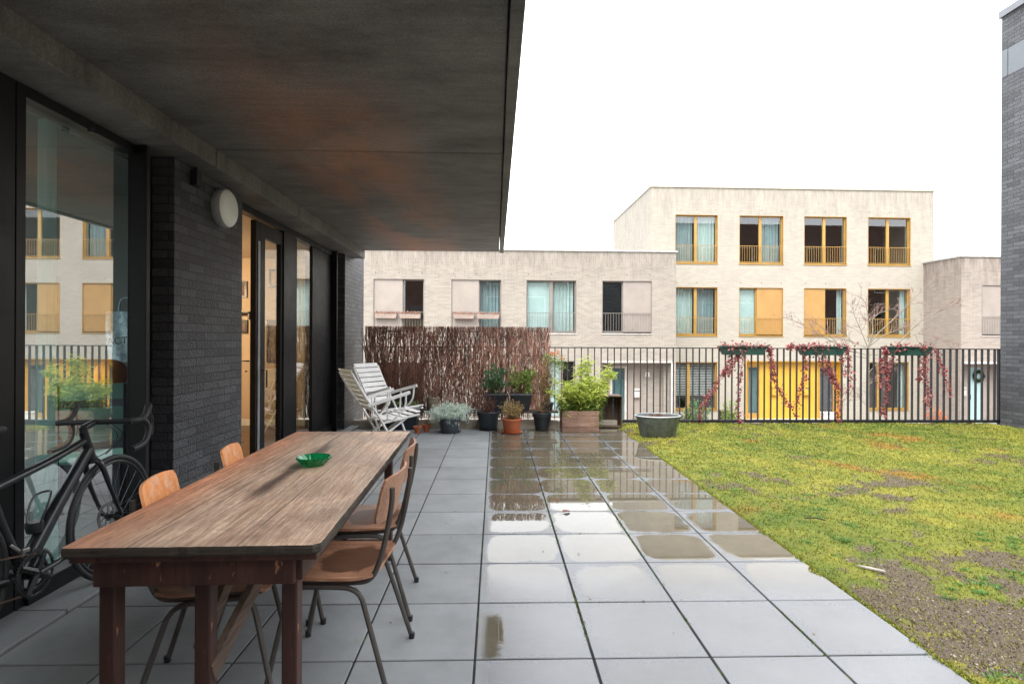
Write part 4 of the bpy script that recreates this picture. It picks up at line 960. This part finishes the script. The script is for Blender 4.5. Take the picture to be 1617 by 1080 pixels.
# street-level shrubs and pots before the houses
def streetshrub(x, y, D, rad, label, lm, n=900, cat='shrub', name='street_shrub'):
    p = fpx(x, y, D); t = thing(name, label, cat, (p.x, D, ZG)); shrub(t, random.Random(int(x)), (0, 0, p.z-ZG), rad, 40, n, .09, .05, lm, MT['stem'], (0, 0, 0), .008)
streetshrub(1100, 652, 20.5, (.55, .3, .6), 'green leafed shrub below the slatted blind window', LM['bl'])
streetshrub(1152, 650, 20.8, (.4, .3, .55), 'grey green shrub between the blind window and yellow porch', LM['green'], 700)
streetshrub(1478, 655, 19.5, (.35, .3, .35), 'small orange leafed shrub before the taupe house', LM['orange'], 200)
streetshrub(1084, 658, 20.4, (.3, .3, .35), 'small low dark shrub by the corner of the greige house', LM['bamd'], 400)
t = thing('white_box', 'white square tub on the step beside the yellow porch', 'tub', (fpx(1306, 658, 22.3).x, 22.3, ZG)); MB().box(-.2, .2, -.15, .15, 0, .45).build('body', MT['white'], t, bevel=.02); MB().box(-.22, .22, -.17, .17, .45, .49).build('rim', MT['white'], t, bevel=.01)
t = thing('brown_bin', 'low brown wooden box between the shrubs before the beige house', 'box', (fpx(1143, 655, 21.8).x, 21.8, ZG)); MB().box(-.16, .16, -.16, .16, 0, .58).build('body', wc2, t, bevel=.01); MB().box(-.18, .18, -.18, .18, .58, .62).build('lid', wc2, t)
# window flower boxes on the greige house
dfl = leafmat('dry_bloom', (.30, .14, .09), (.45, .27, .2))
n0 = None
fbx = [(117, 307, 'leftmost one'), (327, 510, 'second from left'), (787, 965, 'third from left'), (985, 1180, 'rightmost one')]
for i, (za, zb_, lab) in enumerate(fbx):
    xa, xb = 570+za/5.39, 570+zb_/5.39; ua = fpx(xa, 498, 20.3).x; ub = fpx(xb, 498, 20.3).x; hw = (ub-ua)/2
    t = thing('window_box', 'pale window box with dry flowers on the greige house, '+lab, 'window box', ((ua+ub)/2, 20.25, 2.09), ROT, 'window boxes on the greige house')
    MB().prism([(-hw+.03, 0), (hw-.03, 0), (hw, .16), (-hw, .16)], -.02, .12, 'y').build('trough', M('pale_trough', (.26, .20, .165), .7) if i == 0 else bpy.data.materials['pale_trough'], t)
    b = MB(); r_ = random.Random(i)
    for k in range(150): b.leaf((r_.uniform(-hw, hw), r_.uniform(-.02, .1), .15+r_.uniform(0, .07)*(.5+abs(math.sin(k)))), rnddir(r_, .4), .05, .035, r_)
    b.build('flowers', dfl, t, fix=False)

# ---------------------------------------------------------------- table
def tablestain(nt, c):
    co = objco(nt); s = N(nt, 'ShaderNodeSeparateXYZ'); L(nt, co, s.inputs[0]); nz = noi(nt, objco(nt, (1, .3, 1)), 6, 5, .7)
    dx = math_(nt, 'ABSOLUTE', math_(nt, 'ADD', math_(nt, 'ADD', s.outputs[0], .03), math_(nt, 'MULTIPLY', math_(nt, 'SUBTRACT', nz, .5), .05)))
    k = math_(nt, 'MULTIPLY', maprange(nt, dx, .006, .05, 1, 0, True), math_(nt, 'MULTIPLY', maprange(nt, s.outputs[1], -.62, -.35, 0, 1, True), maprange(nt, s.outputs[1], .35, .75, 1, 0, True)))
    c = mixc(nt, math_(nt, 'MULTIPLY', k, .85), c, (.055, .028, .022))
    for q_ in (-.175, .125):
        sx_ = math_(nt, 'ABSOLUTE', math_(nt, 'ADD', math_(nt, 'SUBTRACT', s.outputs[0], q_), math_(nt, 'MULTIPLY', math_(nt, 'SUBTRACT', nz, .5), .004)))
        c = mixc(nt, maprange(nt, sx_, .0012, .003, .75, 0), c, (.05, .03, .02))
    # pale rubbed wear in the middle, redder towards the left edge
    c = mixc(nt, maprange(nt, s.outputs[0], -.34, -.12, .85, 0, True), c, mixc(nt, 1, c, (1.15, .70, .52), 'MULTIPLY'))
    dk = noi(nt, co, 1.7, 5, .7); c = mixc(nt, maprange(nt, dk, .52, .70, 0, .65), c, (.17, .085, .055))
    gr = noi(nt, objco(nt, (130, 3, 60)), 1, 4, .7); c = mixc(nt, 1, c, maprange(nt, gr, .3, .7, .68, 1.25), 'MULTIPLY')
    cr = noi(nt, objco(nt, (60, 1, 60)), 1, 3, .6); c = mixc(nt, maprange(nt, cr, .63, .68, 0, .6), c, (.07, .045, .03))
    fl = noi(nt, objco(nt, (1, .6, 1)), 28, 3, .6); c = mixc(nt, maprange(nt, fl, .71, .75, 0, .5), c, (.5, .44, .38)); return c
MT['ttop'] = woodmat('weathered_table_top', (.43, .26, .17), (.74, .545, .395), (.20, .10, .062), 'y', .42, 2.6, tablestain, sp=.5, bst=.8)
MT['tleg'] = woodmat('dark_red_table_wood', (.032, .013, .009), (.075, .028, .019), (.012, .008, .007), 'z', .5, 1, lambda nt, c: mixc(nt, maprange(nt, noi(nt, objco(nt, (1, 1, .35)), 34, 4, .7), .66, .70), c, (.34, .16, .08)))
MT['tedge'] = woodmat('dirty_table_edge', (.022, .018, .014), (.07, .055, .04), (.01, .009, .008), 'x', .8)
t = thing('wooden_table', 'long weathered wooden table with dark red legs and a green ashtray on it', 'table', (-.868, 2.547, 0), R(1.25))
b = MB(); hw, hl = .352, .972
rng = random.Random(12)
# worn outline of the top: slightly uneven edge, rounded corners
def edge_pts():
    P = []; c = .02
    def ln(a, b_, n):
        for i in range(n): u = i/n; P.append((a[0]+(b_[0]-a[0])*u+rng.uniform(-.0018, .0018), a[1]+(b_[1]-a[1])*u+rng.uniform(-.0018, .0018)))
    ln((-hw+c*.3, -hl), (hw-c, -hl), 26); ln((hw-c, -hl), (hw, -hl+c), 4); ln((hw, -hl+c), (hw, hl-c*.3), 50); ln((hw, hl-c*.3), (hw-c*.3, hl), 3); ln((hw-c*.3, hl), (-hw+c*.3, hl), 20); ln((-hw+c*.3, hl), (-hw, hl-c*.3), 3); ln((-hw, hl-c*.3), (-hw, -hl+c*.3), 50); ln((-hw, -hl+c*.3), (-hw+c*.3, -hl), 3)
    return P
P = edge_pts(); n = len(P)
vs = [(x, y, .76) for x, y in P]+[(x*1.006, y*1.002, .752) for x, y in P]+[(x*1.004, y*1.001, .738) for x, y in P]+[(x*.975, y*.993, .73) for x, y in P]
fs = []
for l in range(3):
    for i in range(n): j = (i+1) % n; fs.append((l*n+i, l*n+j, (l+1)*n+j, (l+1)*n+i))
top = MB().add(vs, fs+[tuple(range(3*n, 4*n))[::-1]]); top.f.append(tuple(range(n)))
tt = top.build('table_top', MT['ttop'], t, bevel=0); tt.data.materials.append(MT['tedge'])
for p_ in tt.data.polygons:
    if abs(p_.normal.z) < .9: p_.material_index = 1
MB().box(-hw+.012, hw-.012, -hl+.015, hl-.015, .712, .7305).build('under_board', MT['tleg'], t, bevel=.003)
b = MB(); lx, ly = .262, .885
b.box(-lx-.035, lx+.005, -ly-.04, -ly-.015, .63, .712); b.box(-lx-.035, lx+.005, ly+.015, ly+.04, .63, .712); b.box(-lx-.05, -lx-.03, -ly-.014, ly+.014, .63, .712); b.box(lx-.0, lx+.02, -ly-.014, ly+.014, .63, .712); b.build('apron', MT['tleg'], t, bevel=.004)
for sx in (-1, 0, 1):
    for sy in (-1, 1):
        o = MB().box(-.023, .023, -.026, .026, 0, .7115).build('leg', MT['tleg'], t, bevel=.005); o.location = (sx*lx-.024, sy*(ly-.03) if sx else sy*(ly-.05), 0)
wb = woodmat('grey_brown_brace', (.10, .062, .045), (.17, .115, .085), (.035, .022, .018), 'y', .65)
MB().bar((-.04, -ly+.04, .40), (-.04, -.42, .705), .055, .024, (1, 0, 0)).build('brace', wb, t, bevel=.003)
MB().bar((-.008, -ly+.04, .33), (-.008, .16, .705), .06, .026, (1, 0, 0)).build('brace', wb, t, bevel=.003)
MB().bar((-.024, ly-.09, .36), (-.024, .28, .705), .06, .026, (1, 0, 0)).build('brace', wb, t, bevel=.003)
MB().box(-lx+.03, lx-.03, -.02+ly-.03, .02+ly-.03, .07, .13).build('stretcher', wb, t, bevel=.003)
# ashtray
t = thing('glass_ashtray', 'green cut glass ashtray on the wooden table', 'ashtray', (-.835, 2.585, .7605))
gm, nt, bb = newmat('green_glass'); bb.inputs['Base Color'].default_value = (.01, .45, .16, 1); bb.inputs['Roughness'].default_value = .08; bb.inputs['Transmission Weight'].default_value = .75; bb.inputs['IOR'].default_value = 1.5
MB().lathe([(0, 0), (.045, 0), (.05, .004), (.074, .030), (.078, .037), (.073, .040), (.066, .034), (.046, .012), (0, .010)], 64, (0, 0, 0), wob=lambda a, i: 1+(.035*math.sin(a*16) if 2 <= i <= 6 else 0)).build('bowl', gm, t, True)

# ---------------------------------------------------------------- school chairs
MT['tube'] = M('chair_tube', (.085, .075, .068), .45, .35, .25, 8, 100, .05)
def plymat():
    def wet(nt, c):
        co = objco(nt); s = N(nt, 'ShaderNodeSeparateXYZ'); L(nt, co, s.inputs[0]); oi = N(nt, 'ShaderNodeObjectInfo')
        n = noi(nt, co, 7, 4, .6); dx = math_(nt, 'SUBTRACT', s.outputs[0], -.06); r_ = math_(nt, 'SQRT', math_(nt, 'ADD', math_(nt, 'MULTIPLY', dx, dx), math_(nt, 'MULTIPLY', s.outputs[1], s.outputs[1])))
        k = math_(nt, 'MULTIPLY', maprange(nt, math_(nt, 'ADD', r_, math_(nt, 'MULTIPLY', math_(nt, 'SUBTRACT', n, .5), .12)), .12, .15, 1, 0, True), maprange(nt, s.outputs[2], .5, .48, 0, 1))
        return mixc(nt, math_(nt, 'MULTIPLY', k, .8), c, (.07, .028, .015))
    return woodmat('chair_plywood', (.24, .085, .045), (.42, .22, .125), (.56, .38, .26), 'x', .36, 3.2, wet, bst=.15, sp=.5)
MT['ply'] = plymat()
MT['plyo'] = woodmat('orange_plywood', (.74, .22, .045), (.88, .36, .11), (.86, .58, .40), 'z', .35, 2.6, lambda nt, c: mixc(nt, maprange(nt, noi(nt, objco(nt, (1, 1, .6)), 18, 6, .8), .5, .66, 0, .7), c, (.82, .62, .48)), bst=.15, sp=.5)
MT['plye'] = M('ply_edge', (.36, .21, .12), .6)
def sheet(name, fn, nu, nv, th, mat, parent, mid=None):
    """curved plywood sheet from fn(u,v)->(point); u,v in -1..1 with rounded-corner outline"""
    P = [[Vector(fn(-1+2*i/nu, -1+2*j/nv)) for i in range(nu+1)] for j in range(nv+1)]
    def nrm(i, j):
        a = P[j][min(i+1, nu)]-P[j][max(i-1, 0)]; c = P[min(j+1, nv)][i]-P[max(j-1, 0)][i]; return a.cross(c).normalized()
    vs = [P[j][i]+nrm(i, j)*th/2 for j in range(nv+1) for i in range(nu+1)]+[P[j][i]-nrm(i, j)*th/2 for j in range(nv+1) for i in range(nu+1)]
    W = nu+1; K = W*(nv+1); fs = []
    for j in range(nv):
        for i in range(nu): a = j*W+i; fs.append((a, a+1, a+W+1, a+W)); fs.append((K+a, K+a+W, K+a+W+1, K+a+1))
    rim = [j*W for j in range(nv+1)]+[nv*W+i for i in range(1, W)]+[j*W+nu for j in range(nv-1, -1, -1)]+[i for i in range(nu-1, 0, -1)]
    for k in range(len(rim)): a, c = rim[k], rim[(k+1) % len(rim)]; fs.append((a, c, K+c, K+a))
    o = MB().add(vs, fs).build(name, mat, parent, True); return o
def sq2rnd(u, v, k=.28):
    """squircle map so the corners are rounded"""
    return u*(1-k*max(0, abs(v)-.55)**2*1.4), v*(1-k*max(0, abs(u)-.55)**2*1.4)
def school_chair(bmat, label, loc, rz, smat=None):
    t = thing('school_chair', label, 'chair', loc, rz, 'wooden school chairs at the table')       # faces local +X
    def seat(u, v):
        u, v = sq2rnd(u, v); x = u*.195; y = v*.195; z = .435-.012*math.cos(v*1.4)*max(0, 1-abs(u))-(.018*max(0, u-.55)**2*8 if u > .55 else 0)+.01*max(0, -u-.6)*3; return (x, y, z)
    sheet('seat', seat, 14, 12, .011, smat or MT['ply'], t)
    def back(u, v):
        u, v = sq2rnd(u, v); y = u*.185; z = .72+v*.09; x = -.222-.045*math.cos(u*1.3)+.03-.02*v; return (x, y, z)
    sheet('backrest', back, 14, 8, .010, bmat, t)
    b = MB(); r_ = .0105
    for s in (-1, 1):
        y = s*.165
        # side rail: from the backrest down, round under the seat and forward
        b.tube(smoothpath([(-.252, y, .775), (-.248, y, .70), (-.222, y, .56), (-.195, y, .47), (-.165, y, .425), (-.11, y, .412), (.02, y, .412), (.15, y, .412)], 5), r_, 8)
    b.tube(smoothpath([(.15, -.165, .412), (.168, -.14, .412), (.168, .14, .412), (.15, .165, .412)], 5), r_, 8)
    b.build('frame', MT['tube'], t, True)
    for s in (-1, 1):
        y = s*.178
        path = smoothpath([(-.25, y+s*.035, .012), (-.16, y+s*.008, .30), (-.135, y, .365), (-.10, y, .392), (-.05, y, .398), (.06, y, .398), (.105, y, .392), (.135, y, .365), (.155, y+s*.008, .30), (.215, y+s*.035, .012)], 5)
        lg = MB().tube(path, r_, 8).build('leg', MT['tube'], t, True)
        for fx in (-.252, .217): MB().lathe([(0, 0), (.013, 0), (.014, .025), (0, .027)], 12, (fx, y+s*.036, 0)).build('rubber_foot', MT['black'], lg, True)
    return t
school_chair(MT['ply'], 'nearest wooden school chair right of the table with a dark wet patch on its seat', (-.635, 2.31, 0), PI-R(3))
school_chair(MT['ply'], 'farther wooden school chair right of the table behind the wet one', (-.67, 2.86, 0), PI+R(4))
school_chair(MT['plyo'], 'nearest school chair left of the table with scuffed orange backrest', (-1.06, 2.20, 0), R(14))
school_chair(MT['plyo'], 'farther school chair left of the table with bright orange backrest', (-1.07, 2.80, 0), R(14))

# ---------------------------------------------------------------- white slatted garden chairs
MT['wpaint'] = M('white_painted_wood', (.88, .87, .85), .5, 0, .1, 6, 60, .1)
def garden_chair(label, loc, rz):
    t = thing('garden_chair', label, 'garden chair', loc, rz, 'white slatted folding chairs')   # faces +X
    W = .25
    A = Vector((-.02, 0, .30)); B = Vector((-.46, 0, .98))      # back rail bottom / top
    ax = (B-A).normalized()
    for s in (-1, 1):
        MB().tube(smoothpath([(.13, s*W, .02), (.02, s*W, .22), (-.10, s*W, .43), (-.28, s*W, .69), (-.44, s*W, .97)], 6), .016, 6).build('back_rail', MT['wpaint'], t, True)
        MB().bar((-.02, s*(W-.03), .31), (.50, s*(W-.03), .39), .022, .045, (0, 1, 0)).build('seat_rail', MT['wpaint'], t, bevel=.004)
        MB().bar((-.18, s*(W-.055), .02), (.34, s*(W-.055), .36), .02, .04, (0, 1, 0)).build('leg', MT['wpaint'], t, bevel=.004)
        MB().bar((-.24, s*(W+.03), .555), (.34, s*(W+.03), .70), .045, .022, (0, 1, 0)).build('armrest', MT['wpaint'], t, bevel=.006)
        MB().tube(smoothpath([(.28, s*(W+.03), .67), (.27, s*(W+.02), .52), (.20, s*(W+.01), .42), (.10, s*W, .34)], 5), .013, 6).build('arm_support', MT['wpaint'], t, True)
        MB().bar((.02, s*(W+.03), .60), (.03, s*W, .34), .018, .018).build('arm_strut', MT['wpaint'], t)
    for i in range(8):
        u = .16+i*.115; p = Vector((-.085-.385*u*.98, 0, .40+.60*u))
        n_ = Vector((ax.z, 0, -ax.x)); M_ = Matrix((ax, Vector((0, 1, 0)), n_)).transposed().to_4x4(); M_.translation = p+n_*.012
        MB().box(-.034, .034, -W+.012, W-.012, -.007, .007, M_).build('back_slat', MT['wpaint'], t, bevel=.003)
    for i in range(6):
        u = i/5; M_ = Matrix.Translation((.02+u*.46, 0, .345+u*.07+.012-.03*math.sin(u*PI))) @ Matrix.Rotation(-.15, 4, 'Y')
        MB().box(-.033, .033, -W+.01, W-.01, -.007, .007, M_).build('seat_slat', MT['wpaint'], t, bevel=.003)
    return t
garden_chair('left white slatted garden chair, nearest the dark brick pier and table end', (-1.50, 7.14, 0), R(33)).scale = (.95, .95, .95)
garden_chair('right white slatted garden chair facing the pots, before the brushwood screen', (-1.54, 7.93, 0), R(-33)).scale = (.95, .95, .97)

# ---------------------------------------------------------------- road bike
BX = -2.14
t = thing('road_bike', 'matt black racing bicycle leaning against the left window', 'bicycle', (BX, 0, 0))
cf = M('carbon_frame', (.016, .018, .021), .3, 0, .2, 3, 50, 0, rvar=.06); rb = M('tyre_rubber', (.022, .023, .025), .6, 0, .2, 8, 120, .2); tape = M('bar_tape', (.02, .02, .022), .55, 0, .2, 8, 200, .3); steel = M('steel', (.28, .28, .28), .35, .9); spk = M('spoke', (.16, .17, .18), .3, .8)
def wheel(cy, yaw=0):
    g_ = thing('w', None, None); col.objects.unlink(g_); bpy.data.objects.remove(g_)
    tor = lambda R0, r_, n1=72, n2=10, sx=1: MB().tube([(0, R0*math.cos(2*PI*i/n1), R0*math.sin(2*PI*i/n1)) for i in range(n1)], r_, n2, True)
    w_ = tor(.326, .0145).build('wheel', rb, t, True); w_.location = (0, cy, .34)
    tor(.302, .0105).build('rim', cf, w_, True)
    MB().lathe([(0, -.045), (.012, -.045), (.014, -.03), (.026, -.028), (.026, -.02), (.013, -.015), (.013, .015), (.026, .02), (.026, .028), (.012, .045), (0, .045)], 20, axis='x').build('hub', cf, w_, True)
    b = MB()
    for k in range(24):
        a = 2*PI*k/24; o = a+(.9 if k % 2 else -.9); s = .022 if (k//2) % 2 else -.022
        b.tube([(s, .024*math.cos(o), .024*math.sin(o)), (s*.1, .297*math.cos(a), .297*math.sin(a))], .0008, 4, cap=False)
    b.build('spokes', spk, w_)
    b = MB()
    for k in range(30): a0 = 2*PI*k/30; b.bar((-.036, .066*math.cos(a0), .066*math.sin(a0)), (-.036, .066*math.cos(a0+.25), .066*math.sin(a0+.25)), .002, .022, (0, math.cos(a0), math.sin(a0)))
    for k in range(6): a0 = PI*k/3; b.bar((-.036, .02*math.cos(a0), .02*math.sin(a0)), (-.036, .06*math.cos(a0+.4), .06*math.sin(a0+.4)), .002, .008)
    b.build('brake_disc', steel, w_)
    return w_
wf_ = wheel(3.196); wheel(2.18)
b = MB(); dt0, dt1 = (0, 3.02, .735), (0, 2.60, .29)
b.tube([(0, 3.025, .75), (0, 2.80, .515), (0, 2.595, .285)], [.027, .031, .034], 10)
b.tube(smoothpath([(0, 3.0, .80), (0, 2.78, .745), (0, 2.44, .685)], 5), .018, 10)
b.tube([(0, 3.035, .70), (0, 2.99, .84)], [.026, .021], 12); b.tube([(0, 2.59, .27), (0, 2.50, .50), (0, 2.42, .74)], [.025, .019, .017], 10)
for s in (-1, 1):
    b.tube([(s*.03, 2.57, .265), (s*.062, 2.20, .34)], [.014, .009], 8); b.tube([(s*.012, 2.46, .61), (s*.058, 2.20, .345)], .009, 8)
b.lathe([(0, -.045), (.03, -.045), (.03, .045), (0, .045)], 20, (0, 2.59, .27), axis='x')
fr_ = b.build('frame', cf, t, True)
b = MB(); b.tube([(0, 3.035, .705), (0, 3.04, .675)], .03, 12)
for s in (-1, 1): b.tube(smoothpath([(s*.01, 3.04, .69), (s*.042, 3.055, .655), (s*.052, 3.10, .53), (s*.052, 3.19, .345)], 5), [.018-.0006*i for i in range(16)], 8)
b.build('fork', cf, t, True)
b = MB(); b.tube([(0, 2.99, .84), (0, 2.985, .875)], .02, 12); b.tube([(0, 2.985, .865), (0, 3.075, .885)], .018, 10); b.build('stem', cf, t, True)
b = MB(); b.tube([(-.2, 3.075, .885), (.2, 3.075, .885)], .0145, 10)
for s in (-1, 1):
    b.tube(smoothpath([(s*.185, 3.075, .885), (s*.2, 3.10, .885), (s*.205, 3.155, .88), (s*.21, 3.19, .84), (s*.212, 3.18, .785), (s*.214, 3.13, .75), (s*.216, 3.04, .738)], 5), .0155, 10)
hb_ = b.build('handlebar', tape, t, True)
for s in (-1, 1):
    MB().tube(smoothpath([(s*.204, 3.14, .885), (s*.205, 3.18, .905), (s*.205, 3.205, .945), (s*.205, 3.20, .96)], 5), [.017]*8+[.019]*6+[.012]*2, 10).build('brake_hood', rb, hb_, True)
    MB().tube(smoothpath([(s*.206, 3.215, .92), (s*.209, 3.235, .86), (s*.213, 3.225, .79)], 4), [.008, .008, .007, .007, .006, .006, .005, .004, .004], 6).build('brake_lever', cf, hb_, True)
MB().tube(smoothpath([(.05, 3.09, .87), (.06, 3.16, .80), (.03, 3.13, .72), (.0, 3.06, .69)], 6), .0025, 5).tube(smoothpath([(.08, 3.09, .87), (.07, 3.19, .79), (.02, 3.12, .70)], 6), .0025, 5).build('cable', MT['black'], t, True)
# saddle and post
b = MB().tube([(0, 2.42, .73), (0, 2.375, .92)], .013, 10); b.build('seat_post', cf, t, True)
MB().tube(smoothpath([(0, 2.25, .955), (0, 2.33, .945), (0, 2.42, .94), (0, 2.52, .935)], 4), [.07, .07, .06, .055, .045, .035, .028, .024, .022, .021, .02, .019, .014], 10).build('saddle', rb, t, True)
# crankset
b = MB(); b.lathe([(.094, .058), (.102, .058), (.102, .063), (.094, .063)], 60, (0, 2.59, .27), axis='x', ring=True)
for k in range(44): a = 2*PI*k/44; b.bar((.0605, 2.59+.102*math.cos(a), .27+.102*math.sin(a)), (.0605, 2.59+.109*math.cos(a), .27+.109*math.sin(a)), .004, .004)
cr = b.build('chainring', M('chainring', (.06, .06, .06), .3, .7), t)
b = MB().lathe([(.068, .046), (.080, .046), (.080, .053), (.068, .053)], 50, (0, 2.59, .27), axis='x', ring=True)
for k in range(4): a = PI/4+PI/2*k+.2; b.tube([(.066, 2.59, .27), (.063, 2.59+.094*math.cos(a), .27+.094*math.sin(a))], [.02, .011], 6)
b.lathe([(0, .04), (.022, .04), (.024, .075), (0, .078)], 20, (0, 2.59, .27), axis='x'); b.tube([(.075, 2.59, .27), (.085, 2.755, .285)], [.015, .011], 8)
b.build('crank', cf, t, True); MB().tube([(-.06, 2.59, .27), (-.075, 2.425, .255)], [.015, .011], 8).build('crank', cf, t, True)
MB().box(.095, .17, 2.72, 2.79, .275, .295).tube([(.085, 2.755, .285), (.17, 2.755, .285)], .007, 8).build('pedal', MT['black'], t, bevel=.005); MB().box(-.165, -.09, 2.39, 2.46, .245, .265).build('pedal', MT['black'], t, bevel=.005)
MB().tube([(.058, 2.60, .356), (.055, 2.40, .40), (.05, 2.20, .385)], .004, 5).tube([(.058, 2.57, .186), (.05, 2.22, .25)], .004, 5).build('chain', M('chain', (.22, .14, .1), .4, .8), t)
MB().bar((.05, 2.53, .39), (.05, 2.57, .385), .016, .02).bar((.045, 2.53, .39), (.03, 2.50, .43), .01, .014).build('derailleur', steel, t, bevel=.004)
MB().lathe([(.0, -.02), (.045, -.02), (.035, .02), (0, .02)], 24, (.035, 2.20, .34), axis='x').build('cassette', steel, t)
b = MB(); b.tube(smoothpath([(0, 2.68, .44), (.03, 2.66, .47), (.04, 2.71, .58), (0, 2.755, .60), (-.04, 2.71, .58), (-.03, 2.66, .47), (0, 2.68, .44)], 4), .005, 6); b.tube([(0, 2.71, .43), (0, 2.83, .57)], .008, 6); b.lathe([(.0, 0), (.03, 0), (.036, .03), (.034, .05)], 16, (0, 2.665, .43)); b.build('bottle_cage', cf, t, True)
# white lettering dashes on the tyre side
tx = bpy.data.curves.new('tyre_text', 'FONT'); tx.body = 'SPEED'; tx.size = .026; tx.extrude = .0004
# lean slightly to the glass
t.rotation_euler = (0, R(-1.8), 0)
bpy.data.curves.remove(tx)

# ---------------------------------------------------------------- things inside the left room
t = thing('curtain', 'sheer pale teal curtain hanging inside the left window', 'curtain', (-2.47, 3.13, .05))
b = MB(); n = 40
for z in (0, .9, 1.9, 2.45): pass
vs = []; zs_ = (0, .7, 1.4, 2.0, 2.48)
for z in zs_:
    for i in range(n+1):
        u = i/n; sq = 1-.45*math.sin(min(1, z/2.48)*PI*.5)**1.0; vs.append((.03*math.sin(u*24+z*.3), (u-.5)*.15*sq, z))
b.add(vs, [(k*(n+1)+i, k*(n+1)+i+1, (k+1)*(n+1)+i+1, (k+1)*(n+1)+i) for k in range(len(zs_)-1) for i in range(n)])
cm = leafmat('sheer_teal_fabric', (.50, .66, .64), (.50, .66, .64), trans=.4, rough=.9); b.build('fabric', cm, t, True, fix=False); MB().tube([(0, -.3, 2.485), (0, .9, 2.485)], .008).build('rod', MT['seal'], t)
t = thing('sideboard', 'dark low cabinet against the inner partition below the hanging bag', 'cabinet', (-3.2, 4.62, .03)); MB().box(-.35, .35, -.2, .2, .08, .9).build('body', MT['black'], t, bevel=.01)
for sx in (-1, 1): MB().box(sx*.3-.02, sx*.3+.02, -.18, .18, 0, .08).build('leg', MT['black'], t)
for z_ in (.12, .5): MB().box(-.33, .33, -.212, -.2, z_, z_+.36).build('drawer', MT['dark'], t)
t = thing('basketball', 'orange basketball on the dark cabinet inside the left window', 'ball', (-3.08, 4.55, .93)); r_ = .118
MB().lathe([(r_*math.sin(PI*i/16), r_-r_*math.cos(PI*i/16)) for i in range(17)], 32).build('ball', M('basketball', (.55, .16, .04), .6, 0, .1, 5, 300, .3), t, True)
b = MB()
for k in range(2): a = k*PI/2; b.tube([(r_*1.002*math.cos(2*PI*i/40)*math.cos(a), r_*1.002*math.cos(2*PI*i/40)*math.sin(a), r_+r_*1.002*math.sin(2*PI*i/40)) for i in range(40)], .003, 5, True)
b.build('seam', MT['black'], t)
t = thing('tote_bag', 'pale blue printed bag reading ACTIE hanging behind the left window', 'bag', (-3.09, 4.74, 1.14)); t['label'] = 'pale blue printed bag with black lettering hanging behind the left window'
b = MB(); nn = 14; vs = []
for sgn in (-1, 1):
    for j in range(nn+1):
        for i in range(nn+1):
            u, v = -1+2*i/nn, j/nn; w_ = .17*(.78+.22*math.sin(v*PI*.9)+.06*v); vs.append((u*w_, sgn*(.035*(1-u*u)*(1-v*.7))+.012*math.sin(u*7+v*5), v*.42))
W_ = nn+1; K_ = W_*W_
fs = [(j*W_+i, j*W_+i+1, (j+1)*W_+i+1, (j+1)*W_+i) for j in range(nn) for i in range(nn)]; fs += [tuple(x+K_ for x in f)[::-1] for f in fs]
bagm = M('bag_fabric', (.62, .78, .82), .7, 0, .3, 22, 60, .2, c2=(.10, .22, .32)); b.add(vs, fs).build('body', bagm, t, True, fix=False)
MB().tube(smoothpath([(-.06, 0, .40), (-.04, .0, .52), (.04, 0, .52), (.06, 0, .40)], 5), .008, 6).build('strap', bagm, t, True)
cu = bpy.data.curves.new('lettering', 'FONT'); cu.body = 'ACTIO'; cu.size = .085; cu.extrude = .001
co_ = bpy.data.objects.new('lettering', cu); col.objects.link(co_); dg = bpy.context.evaluated_depsgraph_get(); me = bpy.data.meshes.new_from_object(co_.evaluated_get(dg)); bpy.data.objects.remove(co_)
me.materials.append(MT['black']); lt_ = bpy.data.objects.new('lettering', me); col.objects.link(lt_); lt_.parent = t; lt_.location = (-.12, -.052, .14); lt_.rotation_euler = (PI/2, -.08, 0)
mint = M('mint_paint', (.40, .72, .62), .5, 0, .06)
t = thing('mint_chair', 'mint green wooden chair with open back rails inside the left window', 'chair', (-2.84, 4.0, .03), R(35))
sheet('top_rail', lambda u, v: (u*.20, -.03*math.cos(u*1.4), .93+v*.055), 12, 2, .014, mint, t); sheet('back_panel', lambda u, v: (u*(.20-.05*max(0, -v)), -.03*math.cos(u*1.4), .70+v*.12), 12, 4, .014, mint, t)
MB().box(-.2, .2, 0, .4, .43, .455).build('seat', mint, t, bevel=.01)
for sx in (-1, 1):
    MB().bar((sx*.19, 0, 0), (sx*.19, -.01, .985), .022, .022).build('leg', MT['black'], t); MB().bar((sx*.18, .37, 0), (sx*.18, .37, .43), .022, .022).build('leg', MT['black'], t)
